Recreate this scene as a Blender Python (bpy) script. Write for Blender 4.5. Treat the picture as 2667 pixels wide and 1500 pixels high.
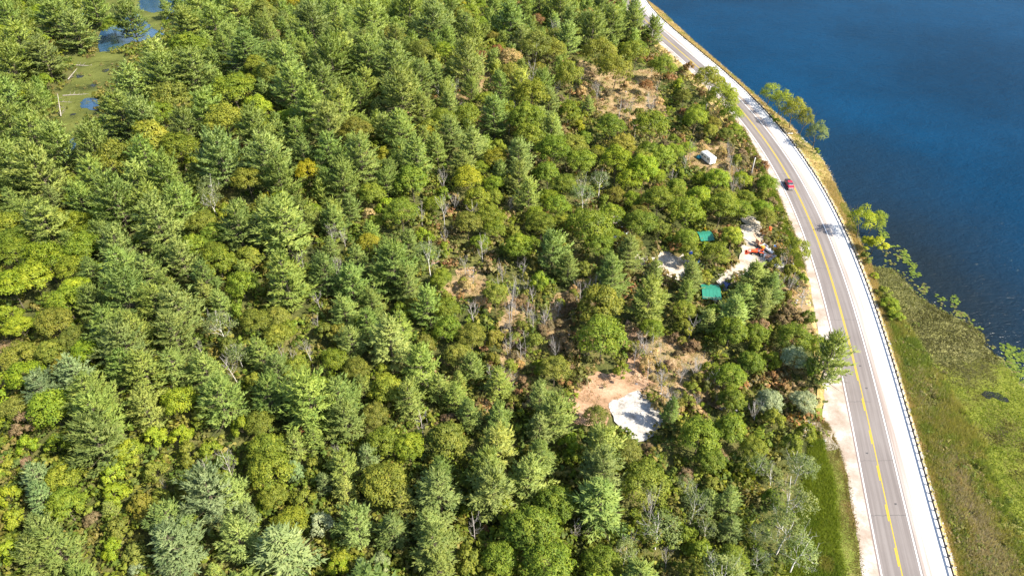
import bpy, bmesh, math, random
import numpy as np
from mathutils import Vector, Matrix, geometry
sc = bpy.context.scene
for o in list(bpy.data.objects): bpy.data.objects.remove(o, do_unlink=True)
R_ = math.radians
# ------------------------------------------------------------------ camera, sky, sun, exposure
CH, PITCH, FPX = 115.0, R_(39), 1780.0
cam = bpy.data.objects.new('camera', bpy.data.cameras.new('camera'))
sc.collection.objects.link(cam); sc.camera = cam
cam.location = (0, 0, CH); cam.rotation_euler = (R_(90) - PITCH, 0, 0)
cam.data.sensor_width = 36; cam.data.lens = 36 * FPX / 2667; cam.data.clip_end = 8000; cam.data.clip_start = 1
SUN_EL = R_(45); SUN_DIR = Vector((0.90, -0.40, 0)).normalized() * math.cos(SUN_EL) + Vector((0, 0, math.sin(SUN_EL)))
w = bpy.data.worlds.new('World'); sc.world = w; w.use_nodes = True
nt = w.node_tree; bg = nt.nodes['Background']
sk = nt.nodes.new('ShaderNodeTexSky'); sk.sky_type = 'NISHITA'; sk.sun_disc = False
sk.sun_elevation = SUN_EL; sk.sun_rotation = math.atan2(SUN_DIR.x, SUN_DIR.y)
nt.links.new(sk.outputs[0], bg.inputs[0]); bg.inputs[1].default_value = 0.115
sun = bpy.data.objects.new('sun', bpy.data.lights.new('sun', 'SUN')); sc.collection.objects.link(sun)
sun.data.energy = 4.8; sun.data.angle = R_(0.53); sun.data.color = (1, 0.93, 0.80)
sun.rotation_euler = SUN_DIR.to_track_quat('Z', 'Y').to_euler()
vs = sc.view_settings; vs.view_transform = 'Standard'; vs.look = 'None'; vs.exposure = 1.58; vs.gamma = 1
vs.use_curve_mapping = False
sc.render.resolution_x, sc.render.resolution_y = 1024, 575

rng = np.random.default_rng(7)
# ------------------------------------------------------------------ photograph pixel (2667 x 1500) -> place on the ground
SP, CP = math.sin(PITCH), math.cos(PITCH)
def un(x, y, z=0.0):
    u = (x - 1333.5) / FPX; v = (y - 750) / FPX; D = SP + v * CP; t = (CH - z) / D
    return np.array((t * u, t * (CP - v * SP)))
def proj(x, y, z):
    dz = CH - z; zc = y * CP + dz * SP
    return 1333.5 + FPX * x / zc, 750 + FPX * (-(y * SP) + dz * CP) / zc, zc
def upoly(pts, z=0.0): return [tuple(un(a, b, z)) for a, b in pts]
def inside(x, y, poly):
    c = False; n = len(poly); j = n - 1
    for i in range(n):
        xi, yi = poly[i]; xj, yj = poly[j]
        if (yi > y) != (yj > y) and x < (xj - xi) * (y - yi) / (yj - yi) + xi: c = not c
        j = i
    return c
# ------------------------------------------------------------------ small noise and terrain
def vnoise(x, y, s, seed=0):
    x = np.asarray(x, float) / s; y = np.asarray(y, float) / s
    xi = np.floor(x).astype(int); yi = np.floor(y).astype(int); fx = x - xi; fy = y - yi
    fx = fx * fx * (3 - 2 * fx); fy = fy * fy * (3 - 2 * fy)
    def h(a, b):
        n = (a * 374761393 + b * 668265263 + seed * 974634) & 0x7fffffff
        n = ((n ^ (n >> 13)) * 1274126177) & 0x7fffffff
        return ((n ^ (n >> 16)) & 0xffff) / 65535.0
    return (h(xi, yi) * (1 - fx) + h(xi + 1, yi) * fx) * (1 - fy) + (h(xi, yi + 1) * (1 - fx) + h(xi + 1, yi + 1) * fx) * fy
HILLS = [(900, 470, 8, 50), (1090, 230, 8, 45), (430, 900, 4, 26), (1350, 60, 6, 50), (620, 200, 5, 40)]
HW = [(tuple(un(a, b)), h, r) for a, b, h, r in HILLS]
def onground(px, py, lift=0.0):
    z = 0.0
    for _ in range(6):
        p = un(px, py, z + lift); z = float(terr(p[0], p[1]))
    return float(p[0]), float(p[1]), z
# road centre line as X(Y), fitted through traced points
CL = [(2350,1500),(2336.5,1444),(2315.6,1349),(2291,1244.6),(2263,1112),(2237,1000),(2218,912),(2200,842),(2183,779.5),(2158,706),(2134,629),(2102,559),(2072.7,500),(2043,447),(2018.6,405),(1990.6,363),(1963,325),(1936.5,290),(1870,222),(1825,185),(1740,108),(1690,60),(1645,10)]
cl = np.array([un(*q) for q in CL]); PC = np.polyfit(cl[:, 1] / 200, cl[:, 0], 5)
def cx_at(Y):
    Y = np.asarray(Y, float); lo, hi = 45.0, 400.0
    Yc = np.clip(Y, lo, hi); d = np.polyder(PC)
    return np.polyval(PC, Yc / 200) + (Y - Yc) * np.polyval(d, Yc / 200) / 200
def terr(x, y):
    x = np.asarray(x, float); z = np.zeros_like(x)
    for (cx, cy), h, r in HW: z = z + h * np.exp(-((x - cx) ** 2 + (y - cy) ** 2) / (2 * r * r))
    m = np.clip((-12 - (x - cx_at(y))) / 35, 0, 1)
    return z * m * m * (3 - 2 * m)
def curve(pts, z=0.0):      # traced curve -> X(Y)
    a = np.array([un(p, q, z) for p, q in pts]); a = a[np.argsort(a[:, 1])]
    def f(Y):
        Y = np.asarray(Y, float); return np.interp(Y, a[:, 1], a[:, 0]) - cx_at(np.clip(Y, a[0, 1], a[-1, 1])) + cx_at(Y)
    return f
WZ = -1.6
SHORE = [(1655,-10),(1690,8),(1720,28),(1767,72),(1802,105),(1854,150),(1907,196),(1942,227),(1977,259),(2012,290),(2064,332),(2081,356),(2116,388),(2137,412),(2155,440),(2169,472),(2179,500),(2197,530),(2213,560),(2226,600),(2240,640),(2264,690),(2290,760),(2318,850),(2342,940),(2362,1010),(2390,1110),(2418,1210),(2446,1310),(2474,1400),(2506,1500)]
shore_x = curve(SHORE, WZ)
LSH = [(1931,322),(1956,368),(1977,407),(1994,442),(2012,479),(2025,500),(2043,545),(2057,580),(2071,615),(2095,689),(2112,752),(2119,797),(2130,867),(2142,950),(2148,1042),(2140,1087),(2158,1115),(2179,1157),(2190,1192),(2204,1238),(2214,1297),(2225,1349),(2233,1419),(2244,1500)]
_l = curve(LSH)
def lsh_x(Y): return np.minimum(np.where(np.asarray(Y) > 238, cx_at(Y) - 5.6, _l(Y)), cx_at(Y) - 4.4)
# ------------------------------------------------------------------ bookkeeping
COL = sc.collection
def link(o): COL.objects.link(o); return o
def tag(o, label=None, cat=None, group=None, kind=None):
    if label: o['label'] = label
    if cat: o['category'] = cat
    if group: o['group'] = group
    if kind: o['kind'] = kind
    return o
def empty(name, loc, rz=0.0, label=None, cat=None, group=None):
    o = bpy.data.objects.new(name, None); o.empty_display_size = 0.5; link(o); o.location = loc; o.rotation_euler = (0, 0, rz)
    return tag(o, label, cat, group)
def ob(name, me, mat=None, parent=None, loc=None, rz=None):
    if mat is not None and not me.materials: me.materials.append(mat)
    o = bpy.data.objects.new(name, me); link(o)
    if parent: o.parent = parent
    if loc is not None: o.location = loc
    if rz is not None: o.rotation_euler = (0, 0, rz)
    return o
def foliage_mesh(name, V, F, T, nrm, extra=None):
    # wind every leaf to face outward and give it a normal softened towards the outside of its crown
    P = V[F]; fn = np.cross(P[:, 1] - P[:, 0], P[:, 2] - P[:, 0]); fn /= np.linalg.norm(fn, axis=1, keepdims=True) + 1e-9
    nf = nrm[F[:, 0]]; fl = (fn * nf).sum(1) < 0; F = F.copy(); F[fl] = F[fl][:, ::-1]; fn[fl] *= -1
    at_ = {'tint': T}; at_.update(extra or {}); me = npmesh(name, V, F, at_, smooth=True)
    N_ = np.zeros_like(V); N_[F.ravel()] = np.repeat(fn, F.shape[1], 0); N_ = 0.45 * N_ + nrm; N_ /= np.linalg.norm(N_, axis=1, keepdims=True) + 1e-9
    me.normals_split_custom_set_from_vertices(N_.astype(np.float32)); return me
def npmesh(name, V, F, attrs=None, smooth=False):
    me = bpy.data.meshes.new(name); V = np.asarray(V, np.float32); F = np.asarray(F, np.int32); k = F.shape[1]
    me.vertices.add(len(V)); me.vertices.foreach_set('co', V.ravel())
    me.loops.add(F.size); me.loops.foreach_set('vertex_index', F.ravel())
    me.polygons.add(len(F)); me.polygons.foreach_set('loop_start', np.arange(0, F.size, k, dtype=np.int32))
    me.polygons.foreach_set('loop_total', np.full(len(F), k, np.int32))
    if smooth: me.polygons.foreach_set('use_smooth', np.ones(len(F), bool))
    for nm, a in (attrs or {}).items():
        a = np.asarray(a, np.float32)
        if a.ndim == 1: me.attributes.new(nm, 'FLOAT', 'POINT').data.foreach_set('value', a)
        else:
            if a.shape[1] == 3: a = np.c_[a, np.ones(len(a), np.float32)]
            me.attributes.new(nm, 'FLOAT_COLOR', 'POINT').data.foreach_set('color', a.ravel())
    me.update(); return me
# ------------------------------------------------------------------ materials
def newmat(name, rough=0.9, spec=0.2):
    m = bpy.data.materials.new(name); m.use_nodes = True; b = m.node_tree.nodes['Principled BSDF']
    b.inputs['Roughness'].default_value = rough; b.inputs['Specular IOR Level'].default_value = spec
    return m, m.node_tree, b
def N(nt, t, **kw):
    n = nt.nodes.new(t)
    for k, v in kw.items(): setattr(n, k, v)
    return n
def noise(nt, scale, detail=4, rough=0.6, vec=None, dist=0.0):
    n = N(nt, 'ShaderNodeTexNoise'); n.inputs['Scale'].default_value = scale; n.inputs['Detail'].default_value = detail
    n.inputs['Roughness'].default_value = rough; n.inputs['Distortion'].default_value = dist
    if vec is None:
        g = N(nt, 'ShaderNodeNewGeometry'); vec = g.outputs['Position']
    nt.links.new(vec, n.inputs['Vector']); return n
def ramp(nt, fac, stops):
    r = N(nt, 'ShaderNodeValToRGB'); e = r.color_ramp.elements
    while len(e) > 1: e.remove(e[0])
    e[0].position = stops[0][0]; e[0].color = (*stops[0][1], 1)
    for p, c in stops[1:]:
        q = e.new(p); q.color = (*c, 1)
    nt.links.new(fac, r.inputs[0]); return r
def mixc(nt, fac, a, b, mode='MIX'):
    m = N(nt, 'ShaderNodeMix', data_type='RGBA', blend_type=mode)
    for s, v in ((0, fac), (6, a), (7, b)):
        if hasattr(v, 'links'): nt.links.new(v, m.inputs[s])
        elif isinstance(v, (int, float)): m.inputs[s].default_value = v
        else: m.inputs[s].default_value = (*v, 1)
    return m.outputs[2]
def bump(nt, b, h, strength, dist):
    n = N(nt, 'ShaderNodeBump'); n.inputs['Strength'].default_value = strength; n.inputs['Distance'].default_value = dist
    nt.links.new(h, n.inputs['Height']); nt.links.new(n.outputs[0], b.inputs['Normal'])
def flat(name, c, rough=0.6, spec=0.3, metal=0.0, nz=0.15, sc_=6):
    m, t, b = newmat(name, rough, spec); b.inputs['Metallic'].default_value = metal
    n = noise(t, sc_); r = ramp(t, n.outputs[0], [(0.3, tuple(v * (1 - nz) for v in c)), (0.7, tuple(min(1, v * (1 + nz)) for v in c))])
    t.links.new(r.outputs[0], b.inputs['Base Color']); return m
def ground_mat(name, stops, s1=0.12, s2=2.5, bs=0.6, bd=0.15, rough=0.95, spk=0.35):
    m, t, b = newmat(name, rough, 0.1)
    a = noise(t, s1, 6, 0.7); f = noise(t, s2, 4, 0.75)
    mm = N(t, 'ShaderNodeMath', operation='MULTIPLY_ADD'); t.links.new(f.outputs[0], mm.inputs[0]); mm.inputs[1].default_value = spk
    sb = N(t, 'ShaderNodeMath', operation='MULTIPLY_ADD'); t.links.new(a.outputs[0], sb.inputs[0]); sb.inputs[1].default_value = 1.0; sb.inputs[2].default_value = -spk / 2
    t.links.new(sb.outputs[0], mm.inputs[2])
    r = ramp(t, mm.outputs[0], stops); t.links.new(r.outputs[0], b.inputs['Base Color'])
    bump(t, b, f.outputs[0], bs, bd); return m
def foliage_mat(name, src, trans=0.35, var=0.35, hue=0.0):
    m, t, b = newmat(name, 0.62, 0.25)
    if src == 'object':
        oi = N(t, 'ShaderNodeObjectInfo'); col = oi.outputs['Color']
    elif src == 'attr':
        at = N(t, 'ShaderNodeAttribute', attribute_name='col'); col = at.outputs['Color']
    tn = N(t, 'ShaderNodeAttribute', attribute_name='tint')
    hs = N(t, 'ShaderNodeHueSaturation')
    t.links.new(col, hs.inputs['Color'])
    mv = N(t, 'ShaderNodeMath', operation='MULTIPLY_ADD'); t.links.new(tn.outputs['Fac'], mv.inputs[0]); mv.inputs[1].default_value = var; mv.inputs[2].default_value = 1.0
    t.links.new(mv.outputs[0], hs.inputs['Value'])
    mh = N(t, 'ShaderNodeMath', operation='MULTIPLY_ADD'); t.links.new(tn.outputs['Fac'], mh.inputs[0]); mh.inputs[1].default_value = -hue; mh.inputs[2].default_value = 0.5
    t.links.new(mh.outputs[0], hs.inputs['Hue'])
    t.links.new(hs.outputs[0], b.inputs['Base Color'])
    tr = N(t, 'ShaderNodeBsdfTranslucent'); t.links.new(mixc(t, 1.0, hs.outputs[0], (1.15, 1.2, 0.55), 'MULTIPLY'), tr.inputs[0])
    mx = N(t, 'ShaderNodeMixShader'); mx.inputs[0].default_value = trans
    t.links.new(b.outputs[0], mx.inputs[1]); t.links.new(tr.outputs[0], mx.inputs[2])
    t.links.new(mx.outputs[0], t.nodes['Material Output'].inputs[0]); return m
M = {}
M['needle'] = foliage_mat('pine needles', 'object', 0.36, 0.30, 0.02)
M['leaf'] = foliage_mat('leaves', 'object', 0.44, 0.38, 0.025)
M['stuffleaf'] = foliage_mat('mixed foliage', 'attr', 0.42, 0.36, 0.02)
M['bark'] = flat('grey brown bark', (0.105, 0.088, 0.062), 0.9, 0.1, nz=0.35, sc_=3)
M['birch'] = flat('white birch bark', (0.48, 0.455, 0.41), 0.8, 0.15, nz=0.25, sc_=2)
M['dead'] = flat('bleached dead wood', (0.34, 0.31, 0.285), 0.85, 0.1, nz=0.3, sc_=2)
M['deadd'] = flat('grey dead twigs', (0.27, 0.24, 0.21), 0.85, 0.1, nz=0.3, sc_=2)
M['floor'] = ground_mat('forest floor', [(0.3, (0.022, 0.028, 0.010)), (0.44, (0.06, 0.07, 0.02)), (0.56, (0.10, 0.10, 0.03)), (0.7, (0.15, 0.12, 0.05))], 0.12, 1.3, 1.0, 0.5)
M['tan'] = ground_mat('dry bracken and leaf litter', [(0.28, (0.06, 0.06, 0.022)), (0.42, (0.15, 0.125, 0.05)), (0.56, (0.245, 0.168, 0.09)), (0.75, (0.34, 0.25, 0.16))], 0.3, 1.8, 0.9, 0.2, spk=.55)
M['dirt'] = ground_mat('orange dirt', [(0.3, (0.17, 0.105, 0.06)), (0.45, (0.26, 0.16, 0.095)), (0.58, (0.32, 0.205, 0.13)), (0.75, (0.39, 0.28, 0.19))], 0.3, 1.6, 0.9, 0.15, spk=.55)
M['white'] = ground_mat('crushed white gravel', [(0.32, (0.17, 0.15, 0.125)), (0.44, (0.27, 0.25, 0.225)), (0.58, (0.35, 0.335, 0.31)), (0.8, (0.40, 0.388, 0.365))], 0.5, 2.2, 0.7, 0.10, spk=.5)
M['sand'] = ground_mat('pale sandy gravel', [(0.28, (0.17, 0.13, 0.085)), (0.42, (0.28, 0.235, 0.18)), (0.56, (0.36, 0.325, 0.275)), (0.75, (0.42, 0.39, 0.345))], 0.35, 2.2, 0.7, 0.12, spk=.5)
M['verge'] = ground_mat('mown green verge', [(0.25, (0.075, 0.10, 0.018)), (0.5, (0.14, 0.17, 0.03)), (0.75, (0.24, 0.22, 0.08))], 0.25, 2.5, 0.8, 0.2)
M['bank'] = ground_mat('dry grass bank', [(0.25, (0.11, 0.12, 0.03)), (0.42, (0.23, 0.19, 0.055)), (0.6, (0.36, 0.26, 0.12)), (0.78, (0.42, 0.34, 0.22))], 0.2, 2.4, 0.8, 0.2)
M['marsh'] = ground_mat('floating leaf mat', [(0.34, (0.03, 0.026, 0.012)), (0.44, (0.09, 0.09, 0.018)), (0.56, (0.135, 0.155, 0.02)), (0.75, (0.15, 0.13, 0.035))], 0.06, 1.4, 0.6, 0.1, spk=0.55)
M['olive'] = ground_mat('brown olive leaf mat', [(0.3, (0.06, 0.06, 0.022)), (0.5, (0.145, 0.14, 0.045)), (0.75, (0.22, 0.20, 0.09))], 0.08, 2.2, 0.6, 0.1, spk=0.6)
M['lily'] = ground_mat('bright lily leaves', [(0.3, (0.10, 0.19, 0.02)), (0.5, (0.18, 0.30, 0.035)), (0.75, (0.26, 0.36, 0.07))], 0.3, 2.5, 0.6, 0.1)
M['pondmat'] = ground_mat('pond weed', [(0.3, (0.028, 0.034, 0.010)), (0.45, (0.07, 0.08, 0.018)), (0.6, (0.10, 0.11, 0.025)), (0.8, (0.13, 0.14, 0.045))], 0.06, 0.7, 0.9, 0.1)
M['rock'] = ground_mat('pale broken rock', [(0.25, (0.15, 0.145, 0.145)), (0.5, (0.24, 0.235, 0.235)), (0.75, (0.36, 0.355, 0.35))], 0.6, 3, 0.5, 0.05)
# asphalt with wheel tracks (u across the road in metres)
m, t, b = newmat('worn asphalt', 0.85, 0.25); M['asphalt'] = m
uv = N(t, 'ShaderNodeUVMap', uv_map='road'); sx = N(t, 'ShaderNodeSeparateXYZ'); t.links.new(uv.outputs[0], sx.inputs[0])
mp = N(t, 'ShaderNodeMapping'); t.links.new(uv.outputs[0], mp.inputs[0]); mp.inputs['Scale'].default_value = (1.6, 0.03, 1)
st = noise(t, 1.0, 3, 0.6, mp.outputs[0]); fi = noise(t, 9, 4, 0.8); la = noise(t, 0.06, 4, 0.6)
wv = N(t, 'ShaderNodeMath', operation='MULTIPLY'); t.links.new(sx.outputs[0], wv.inputs[0]); wv.inputs[1].default_value = 3.6
co = N(t, 'ShaderNodeMath', operation='COSINE'); t.links.new(wv.outputs[0], co.inputs[0])
s1 = N(t, 'ShaderNodeMath', operation='MULTIPLY_ADD'); t.links.new(co.outputs[0], s1.inputs[0]); s1.inputs[1].default_value = 0.05; t.links.new(st.outputs[0], s1.inputs[2])
s2 = N(t, 'ShaderNodeMath', operation='MULTIPLY_ADD'); t.links.new(fi.outputs[0], s2.inputs[0]); s2.inputs[1].default_value = 0.25; t.links.new(s1.outputs[0], s2.inputs[2])
s3 = N(t, 'ShaderNodeMath', operation='MULTIPLY_ADD'); t.links.new(la.outputs[0], s3.inputs[0]); s3.inputs[1].default_value = 0.5; t.links.new(s2.outputs[0], s3.inputs[2])
r = ramp(t, s3.outputs[0], [(0.55, (0.108, 0.092, 0.086)), (0.85, (0.140, 0.121, 0.113)), (1.0, (0.165, 0.145, 0.136))]); t.links.new(r.outputs[0], b.inputs['Base Color'])
bump(t, b, fi.outputs[0], 0.15, 0.01)
def paint(name, c):
    m, t, b = newmat(name, 0.6, 0.3); n = noise(t, 5, 5, 0.8)
    r = ramp(t, n.outputs[0], [(0.33, tuple(v * 0.55 + 0.06 for v in c)), (0.42, c)]); t.links.new(r.outputs[0], b.inputs['Base Color']); return m
M['yellow'] = paint('yellow road paint', (0.34, 0.245, 0.008)); M['wpaint'] = paint('white road paint', (0.62, 0.62, 0.60))
# shoulder gravel: white with a pinkish margin by the asphalt
m, t, b = newmat('white shoulder gravel', 0.95, 0.1); M['shoulder'] = m
uv = N(t, 'ShaderNodeUVMap', uv_map='road'); mp = N(t, 'ShaderNodeMapping'); t.links.new(uv.outputs[0], mp.inputs[0]); mp.inputs['Scale'].default_value = (0.9, 0.025, 1)
st = noise(t, 1.0, 5, 0.6, mp.outputs[0]); fi = noise(t, 4, 5, 0.8); sx = N(t, 'ShaderNodeSeparateXYZ'); t.links.new(uv.outputs[0], sx.inputs[0])
ab = N(t, 'ShaderNodeMath', operation='MULTIPLY_ADD'); t.links.new(sx.outputs[0], ab.inputs[0]); ab.inputs[1].default_value = 0.13; ab.inputs[2].default_value = -0.72
s2 = N(t, 'ShaderNodeMath', operation='ADD'); t.links.new(ab.outputs[0], s2.inputs[0]); t.links.new(st.outputs[0], s2.inputs[1])
s3 = N(t, 'ShaderNodeMath', operation='MULTIPLY_ADD'); t.links.new(fi.outputs[0], s3.inputs[0]); s3.inputs[1].default_value = 0.3; t.links.new(s2.outputs[0], s3.inputs[2])
r = ramp(t, s3.outputs[0], [(0.36, (0.215, 0.172, 0.148)), (0.56, (0.30, 0.262, 0.238)), (0.78, (0.46, 0.45, 0.44))]); t.links.new(r.outputs[0], b.inputs['Base Color'])
bump(t, b, fi.outputs[0], 0.3, 0.03)
m, t, b = newmat('tan left shoulder gravel', 0.95, 0.1); M['shoulder_l'] = m
n1 = noise(t, 0.18, 5, 0.7); fi = noise(t, 3.5, 5, 0.8); s3 = N(t, 'ShaderNodeMath', operation='MULTIPLY_ADD'); t.links.new(fi.outputs[0], s3.inputs[0]); s3.inputs[1].default_value = 0.3; t.links.new(n1.outputs[0], s3.inputs[2])
r = ramp(t, s3.outputs[0], [(0.45, (0.215, 0.165, 0.125)), (0.62, (0.285, 0.240, 0.200)), (0.8, (0.40, 0.375, 0.345))]); t.links.new(r.outputs[0], b.inputs['Base Color'])
bump(t, b, fi.outputs[0], 0.3, 0.03)
# lake water
def water_mat(name, deep, s=1.0, rough=0.14, amp=0.9):
    m, t, b = newmat(name, rough, 0.5 if 'lake' not in name else 0.035); b.inputs['IOR'].default_value = 1.33
    g = N(t, 'ShaderNodeNewGeometry'); mp = N(t, 'ShaderNodeMapping'); t.links.new(g.outputs['Position'], mp.inputs[0])
    mp.inputs['Rotation'].default_value = (0, 0, R_(-24)); mp.inputs['Scale'].default_value = (0.75 * s, 1.35 * s, 1)
    a = noise(t, 0.9, 4, 0.65, mp.outputs[0], 0.6); c = noise(t, 0.22, 3, 0.6, mp.outputs[0], 0.4); l = noise(t, 0.012, 4, 0.6)
    ad = N(t, 'ShaderNodeMath', operation='MULTIPLY_ADD'); t.links.new(c.outputs[0], ad.inputs[0]); ad.inputs[1].default_value = 1.9; t.links.new(a.outputs[0], ad.inputs[2])
    bump(t, b, ad.outputs[0], amp, 0.9)
    r = ramp(t, l.outputs[0], [(0.34, tuple(v * 0.76 for v in deep)), (0.66, tuple(v * 1.24 for v in deep))]); t.links.new(r.outputs[0], b.inputs['Base Color'])
    if 'lake' in name:      # silty shallows off the marsh
        c0 = un(2440, 760); vm = N(t, 'ShaderNodeVectorMath', operation='DISTANCE'); mp2 = N(t, 'ShaderNodeMapping'); t.links.new(g.outputs['Position'], mp2.inputs[0])
        mp2.inputs['Scale'].default_value = (1.5, 0.55, 0); t.links.new(mp2.outputs[0], vm.inputs[0]); vm.inputs[1].default_value = (c0[0] * 1.5, c0[1] * .55, 0)
        nz = noise(t, .05, 3, .6); ma = N(t, 'ShaderNodeMath', operation='MULTIPLY_ADD'); t.links.new(nz.outputs[0], ma.inputs[0]); ma.inputs[1].default_value = 30; t.links.new(vm.outputs['Value'], ma.inputs[2])
        mr = N(t, 'ShaderNodeMapRange'); t.links.new(ma.outputs[0], mr.inputs[0]); mr.inputs[1].default_value = 25; mr.inputs[2].default_value = 90; mr.inputs[3].default_value = 1; mr.inputs[4].default_value = 0
        t.links.new(mixc(t, mr.outputs[0], r.outputs[0], (0.007, 0.013, 0.019)), b.inputs['Base Color'])
        b.inputs['Specular IOR Level'].default_value = 0.0; b.inputs['Roughness'].default_value = 1.0
        lk = b.inputs['Base Color'].links[0].from_socket; nk = b.inputs['Normal'].links[0].from_socket
        df = N(t, 'ShaderNodeBsdfDiffuse'); gl = N(t, 'ShaderNodeBsdfGlossy'); gl.inputs['Roughness'].default_value = 0.12; fr = N(t, 'ShaderNodeFresnel'); fr.inputs[0].default_value = 1.33
        t.links.new(lk, df.inputs[0]); t.links.new(nk, df.inputs['Normal']); t.links.new(nk, gl.inputs['Normal'])
        fm = N(t, 'ShaderNodeMath', operation='MULTIPLY'); t.links.new(fr.outputs[0], fm.inputs[0]); fm.inputs[1].default_value = 0.30
        mx = N(t, 'ShaderNodeMixShader'); t.links.new(fm.outputs[0], mx.inputs[0]); t.links.new(df.outputs[0], mx.inputs[1]); t.links.new(gl.outputs[0], mx.inputs[2]); t.links.new(mx.outputs[0], t.nodes['Material Output'].inputs[0])
    return m
M['water'] = water_mat('deep blue lake water', (0.0006, 0.0225, 0.056), amp=0.55)
M['shallow'] = flat('silty lake bed', (0.03, 0.035, 0.03), nz=0.3, sc_=0.15)
M['darkpool'] = water_mat('dark marsh pool', (0.012, 0.012, 0.010), 1.0, 0.1, 0.2)
M['pond'] = water_mat('pond water', (0.015, 0.045, 0.09), 1.0, 0.06, 0.12)

# ------------------------------------------------------------------ setting: terrain, lake, road
ys = np.unique(np.r_[np.arange(-500, 40, 40), np.arange(40, 490, 2.0), np.arange(490, 700, 15), np.arange(700, 3200, 120)])
offs = np.r_[np.arange(-3000, -500, 150), np.arange(-500, -30, 2.6), np.arange(-30, -12, 1.5), np.arange(-12, 8.1, 0.8), np.array([12, 20, 40])]
OX, YY = np.meshgrid(offs, ys); CXg = cx_at(YY); SH = shore_x(YY) - CXg
# lateral coordinate: offset 0 = shoreline
X = CXg + SH + OX; lat = X - CXg
edge = 9.0
tt = np.clip((lat - edge) / np.maximum(SH - edge, 0.5), 0, 3)
Zb = np.where(lat < edge, -0.02, -0.02 + (WZ + 0.02) * np.minimum(tt, 1) ** 0.85 - np.clip(X - CXg - SH, 0, 40) * 0.22)
rough_ = (vnoise(X, YY, 3.0, 3) - 0.5) * 0.25 * ((lat < -8) | (lat > 9.5))
Z = np.where(lat < 0, terr(X, YY), 0) + Zb + rough_
n0, n1 = X.shape; idx = np.arange(n0 * n1).reshape(n0, n1)
F = np.stack([idx[:-1, :-1], idx[:-1, 1:], idx[1:, 1:], idx[1:, :-1]], -1).reshape(-1, 4)
g = ob('ground', npmesh('ground', np.stack([X, YY, Z], -1).reshape(-1, 3), F, smooth=True), M['floor']); tag(g, kind='structure')
def sheet(name, V, mat, kind='structure'):
    me = bpy.data.meshes.new(name); me.from_pydata([tuple(v) for v in V], [], [tuple(range(len(V)))]); return tag(ob(name, me, mat), kind=kind)
sheet('lake_water', [(-40, -600, WZ), (6000, -600, WZ), (6000, 6000, WZ), (-1500, 6000, WZ), (-1500, 3300, WZ), (-300, 700, WZ), (20, 470, WZ), (40, 300, WZ)], M['water'])
# ribbons along the road
def ribbon(name, fa, fb, z, mat, y0=44, y1=470, step=1.5, n=2, jit=(0, 0), crown=0.0, kind='structure', parent=None, dash=None, zf=None):
    Y = np.arange(y0, y1, step); a = fa(Y); b2 = fb(Y)
    if jit[0]: a = a + (vnoise(a * 0 + 3, Y, 1.7, 11) - 0.5) * 2 * jit[0] + (vnoise(a * 0 + 9, Y, 6, 12) - 0.5) * jit[0]
    if jit[1]: b2 = b2 + (vnoise(a * 0 + 5, Y, 1.7, 13) - 0.5) * 2 * jit[1] + (vnoise(a * 0 + 7, Y, 6, 14) - 0.5) * jit[1]
    k = np.linspace(0, 1, n); Xs = a[:, None] * (1 - k) + b2[:, None] * k; Ys = np.repeat(Y[:, None], n, 1)
    Zs = np.full_like(Xs, z) if zf is None else zf(Xs, Ys)
    V = np.stack([Xs, Ys, Zs], -1).reshape(-1, 3); ix = np.arange(len(Y) * n).reshape(len(Y), n)
    Fq = np.stack([ix[:-1, :-1], ix[:-1, 1:], ix[1:, 1:], ix[1:, :-1]], -1)
    if dash is not None: Fq = Fq[dash(Y[:-1])]
    Fq = Fq.reshape(-1, 4); me = npmesh(name, V, Fq); uvl = me.uv_layers.new(name='road')
    uu = (Xs - cx_at(Ys)).ravel(); vv = Ys.ravel(); li = Fq.ravel(); uvl.data.foreach_set('uv', np.stack([uu[li], vv[li]], -1).astype(np.float32).ravel())
    return tag(ob(name, me, mat, parent), kind=kind) if parent is None else ob(name, me, mat, parent)
off = lambda d: (lambda Y: cx_at(Y) + d)
ribbon('gravel_shoulder', lambda Y: lsh_x(Y) , off(-3.4), 0.03, M['shoulder_l'], jit=(0.3, 0))
ribbon('gravel_shoulder', off(3.4), off(9.1), 0.03, M['shoulder'], n=8, jit=(0, 0.2))
road = ribbon('road', off(-3.95), off(3.9), 0.045, M['asphalt'], n=5)
def mark(nm, lab, d0, d1, z, mat, dash=None, step=1.5, y0=44, y1=470): 
    o = ribbon(nm, off(d0), off(d1), z, mat, parent=road, dash=dash, step=step, y0=y0, y1=y1); o['label'] = lab; return o
mark('edge_line', 'white edge line on the forest side', -3.64, -3.44, 0.05, M['wpaint'])
mark('edge_line', 'white edge line on the lake side', 3.42, 3.62, 0.05, M['wpaint'])
mark('centre_line', 'solid yellow centre line', 0.0, 0.2, 0.05, M['yellow'])
mark('centre_line', 'second yellow line of the double stretch', -0.3, -0.10, 0.05, M['yellow'], y0=112, y1=470)
mark('dashed_line', 'yellow dashes beside the solid line', -0.3, -0.06, 0.05, M['yellow'], dash=lambda Y: (Y % 9.0) < 3.6, step=0.45, y0=44, y1=112)
M['seam'] = flat('reddish asphalt seam', (0.17, 0.12, 0.105), 0.9, 0.1)
mark('seam', 'reddish seam along the forest side', -3.93, -3.8, 0.049, M['seam'])
M['tar'] = flat('dark tar', (0.045, 0.042, 0.042), 0.6, 0.3)
rk = random.Random(3)
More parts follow.
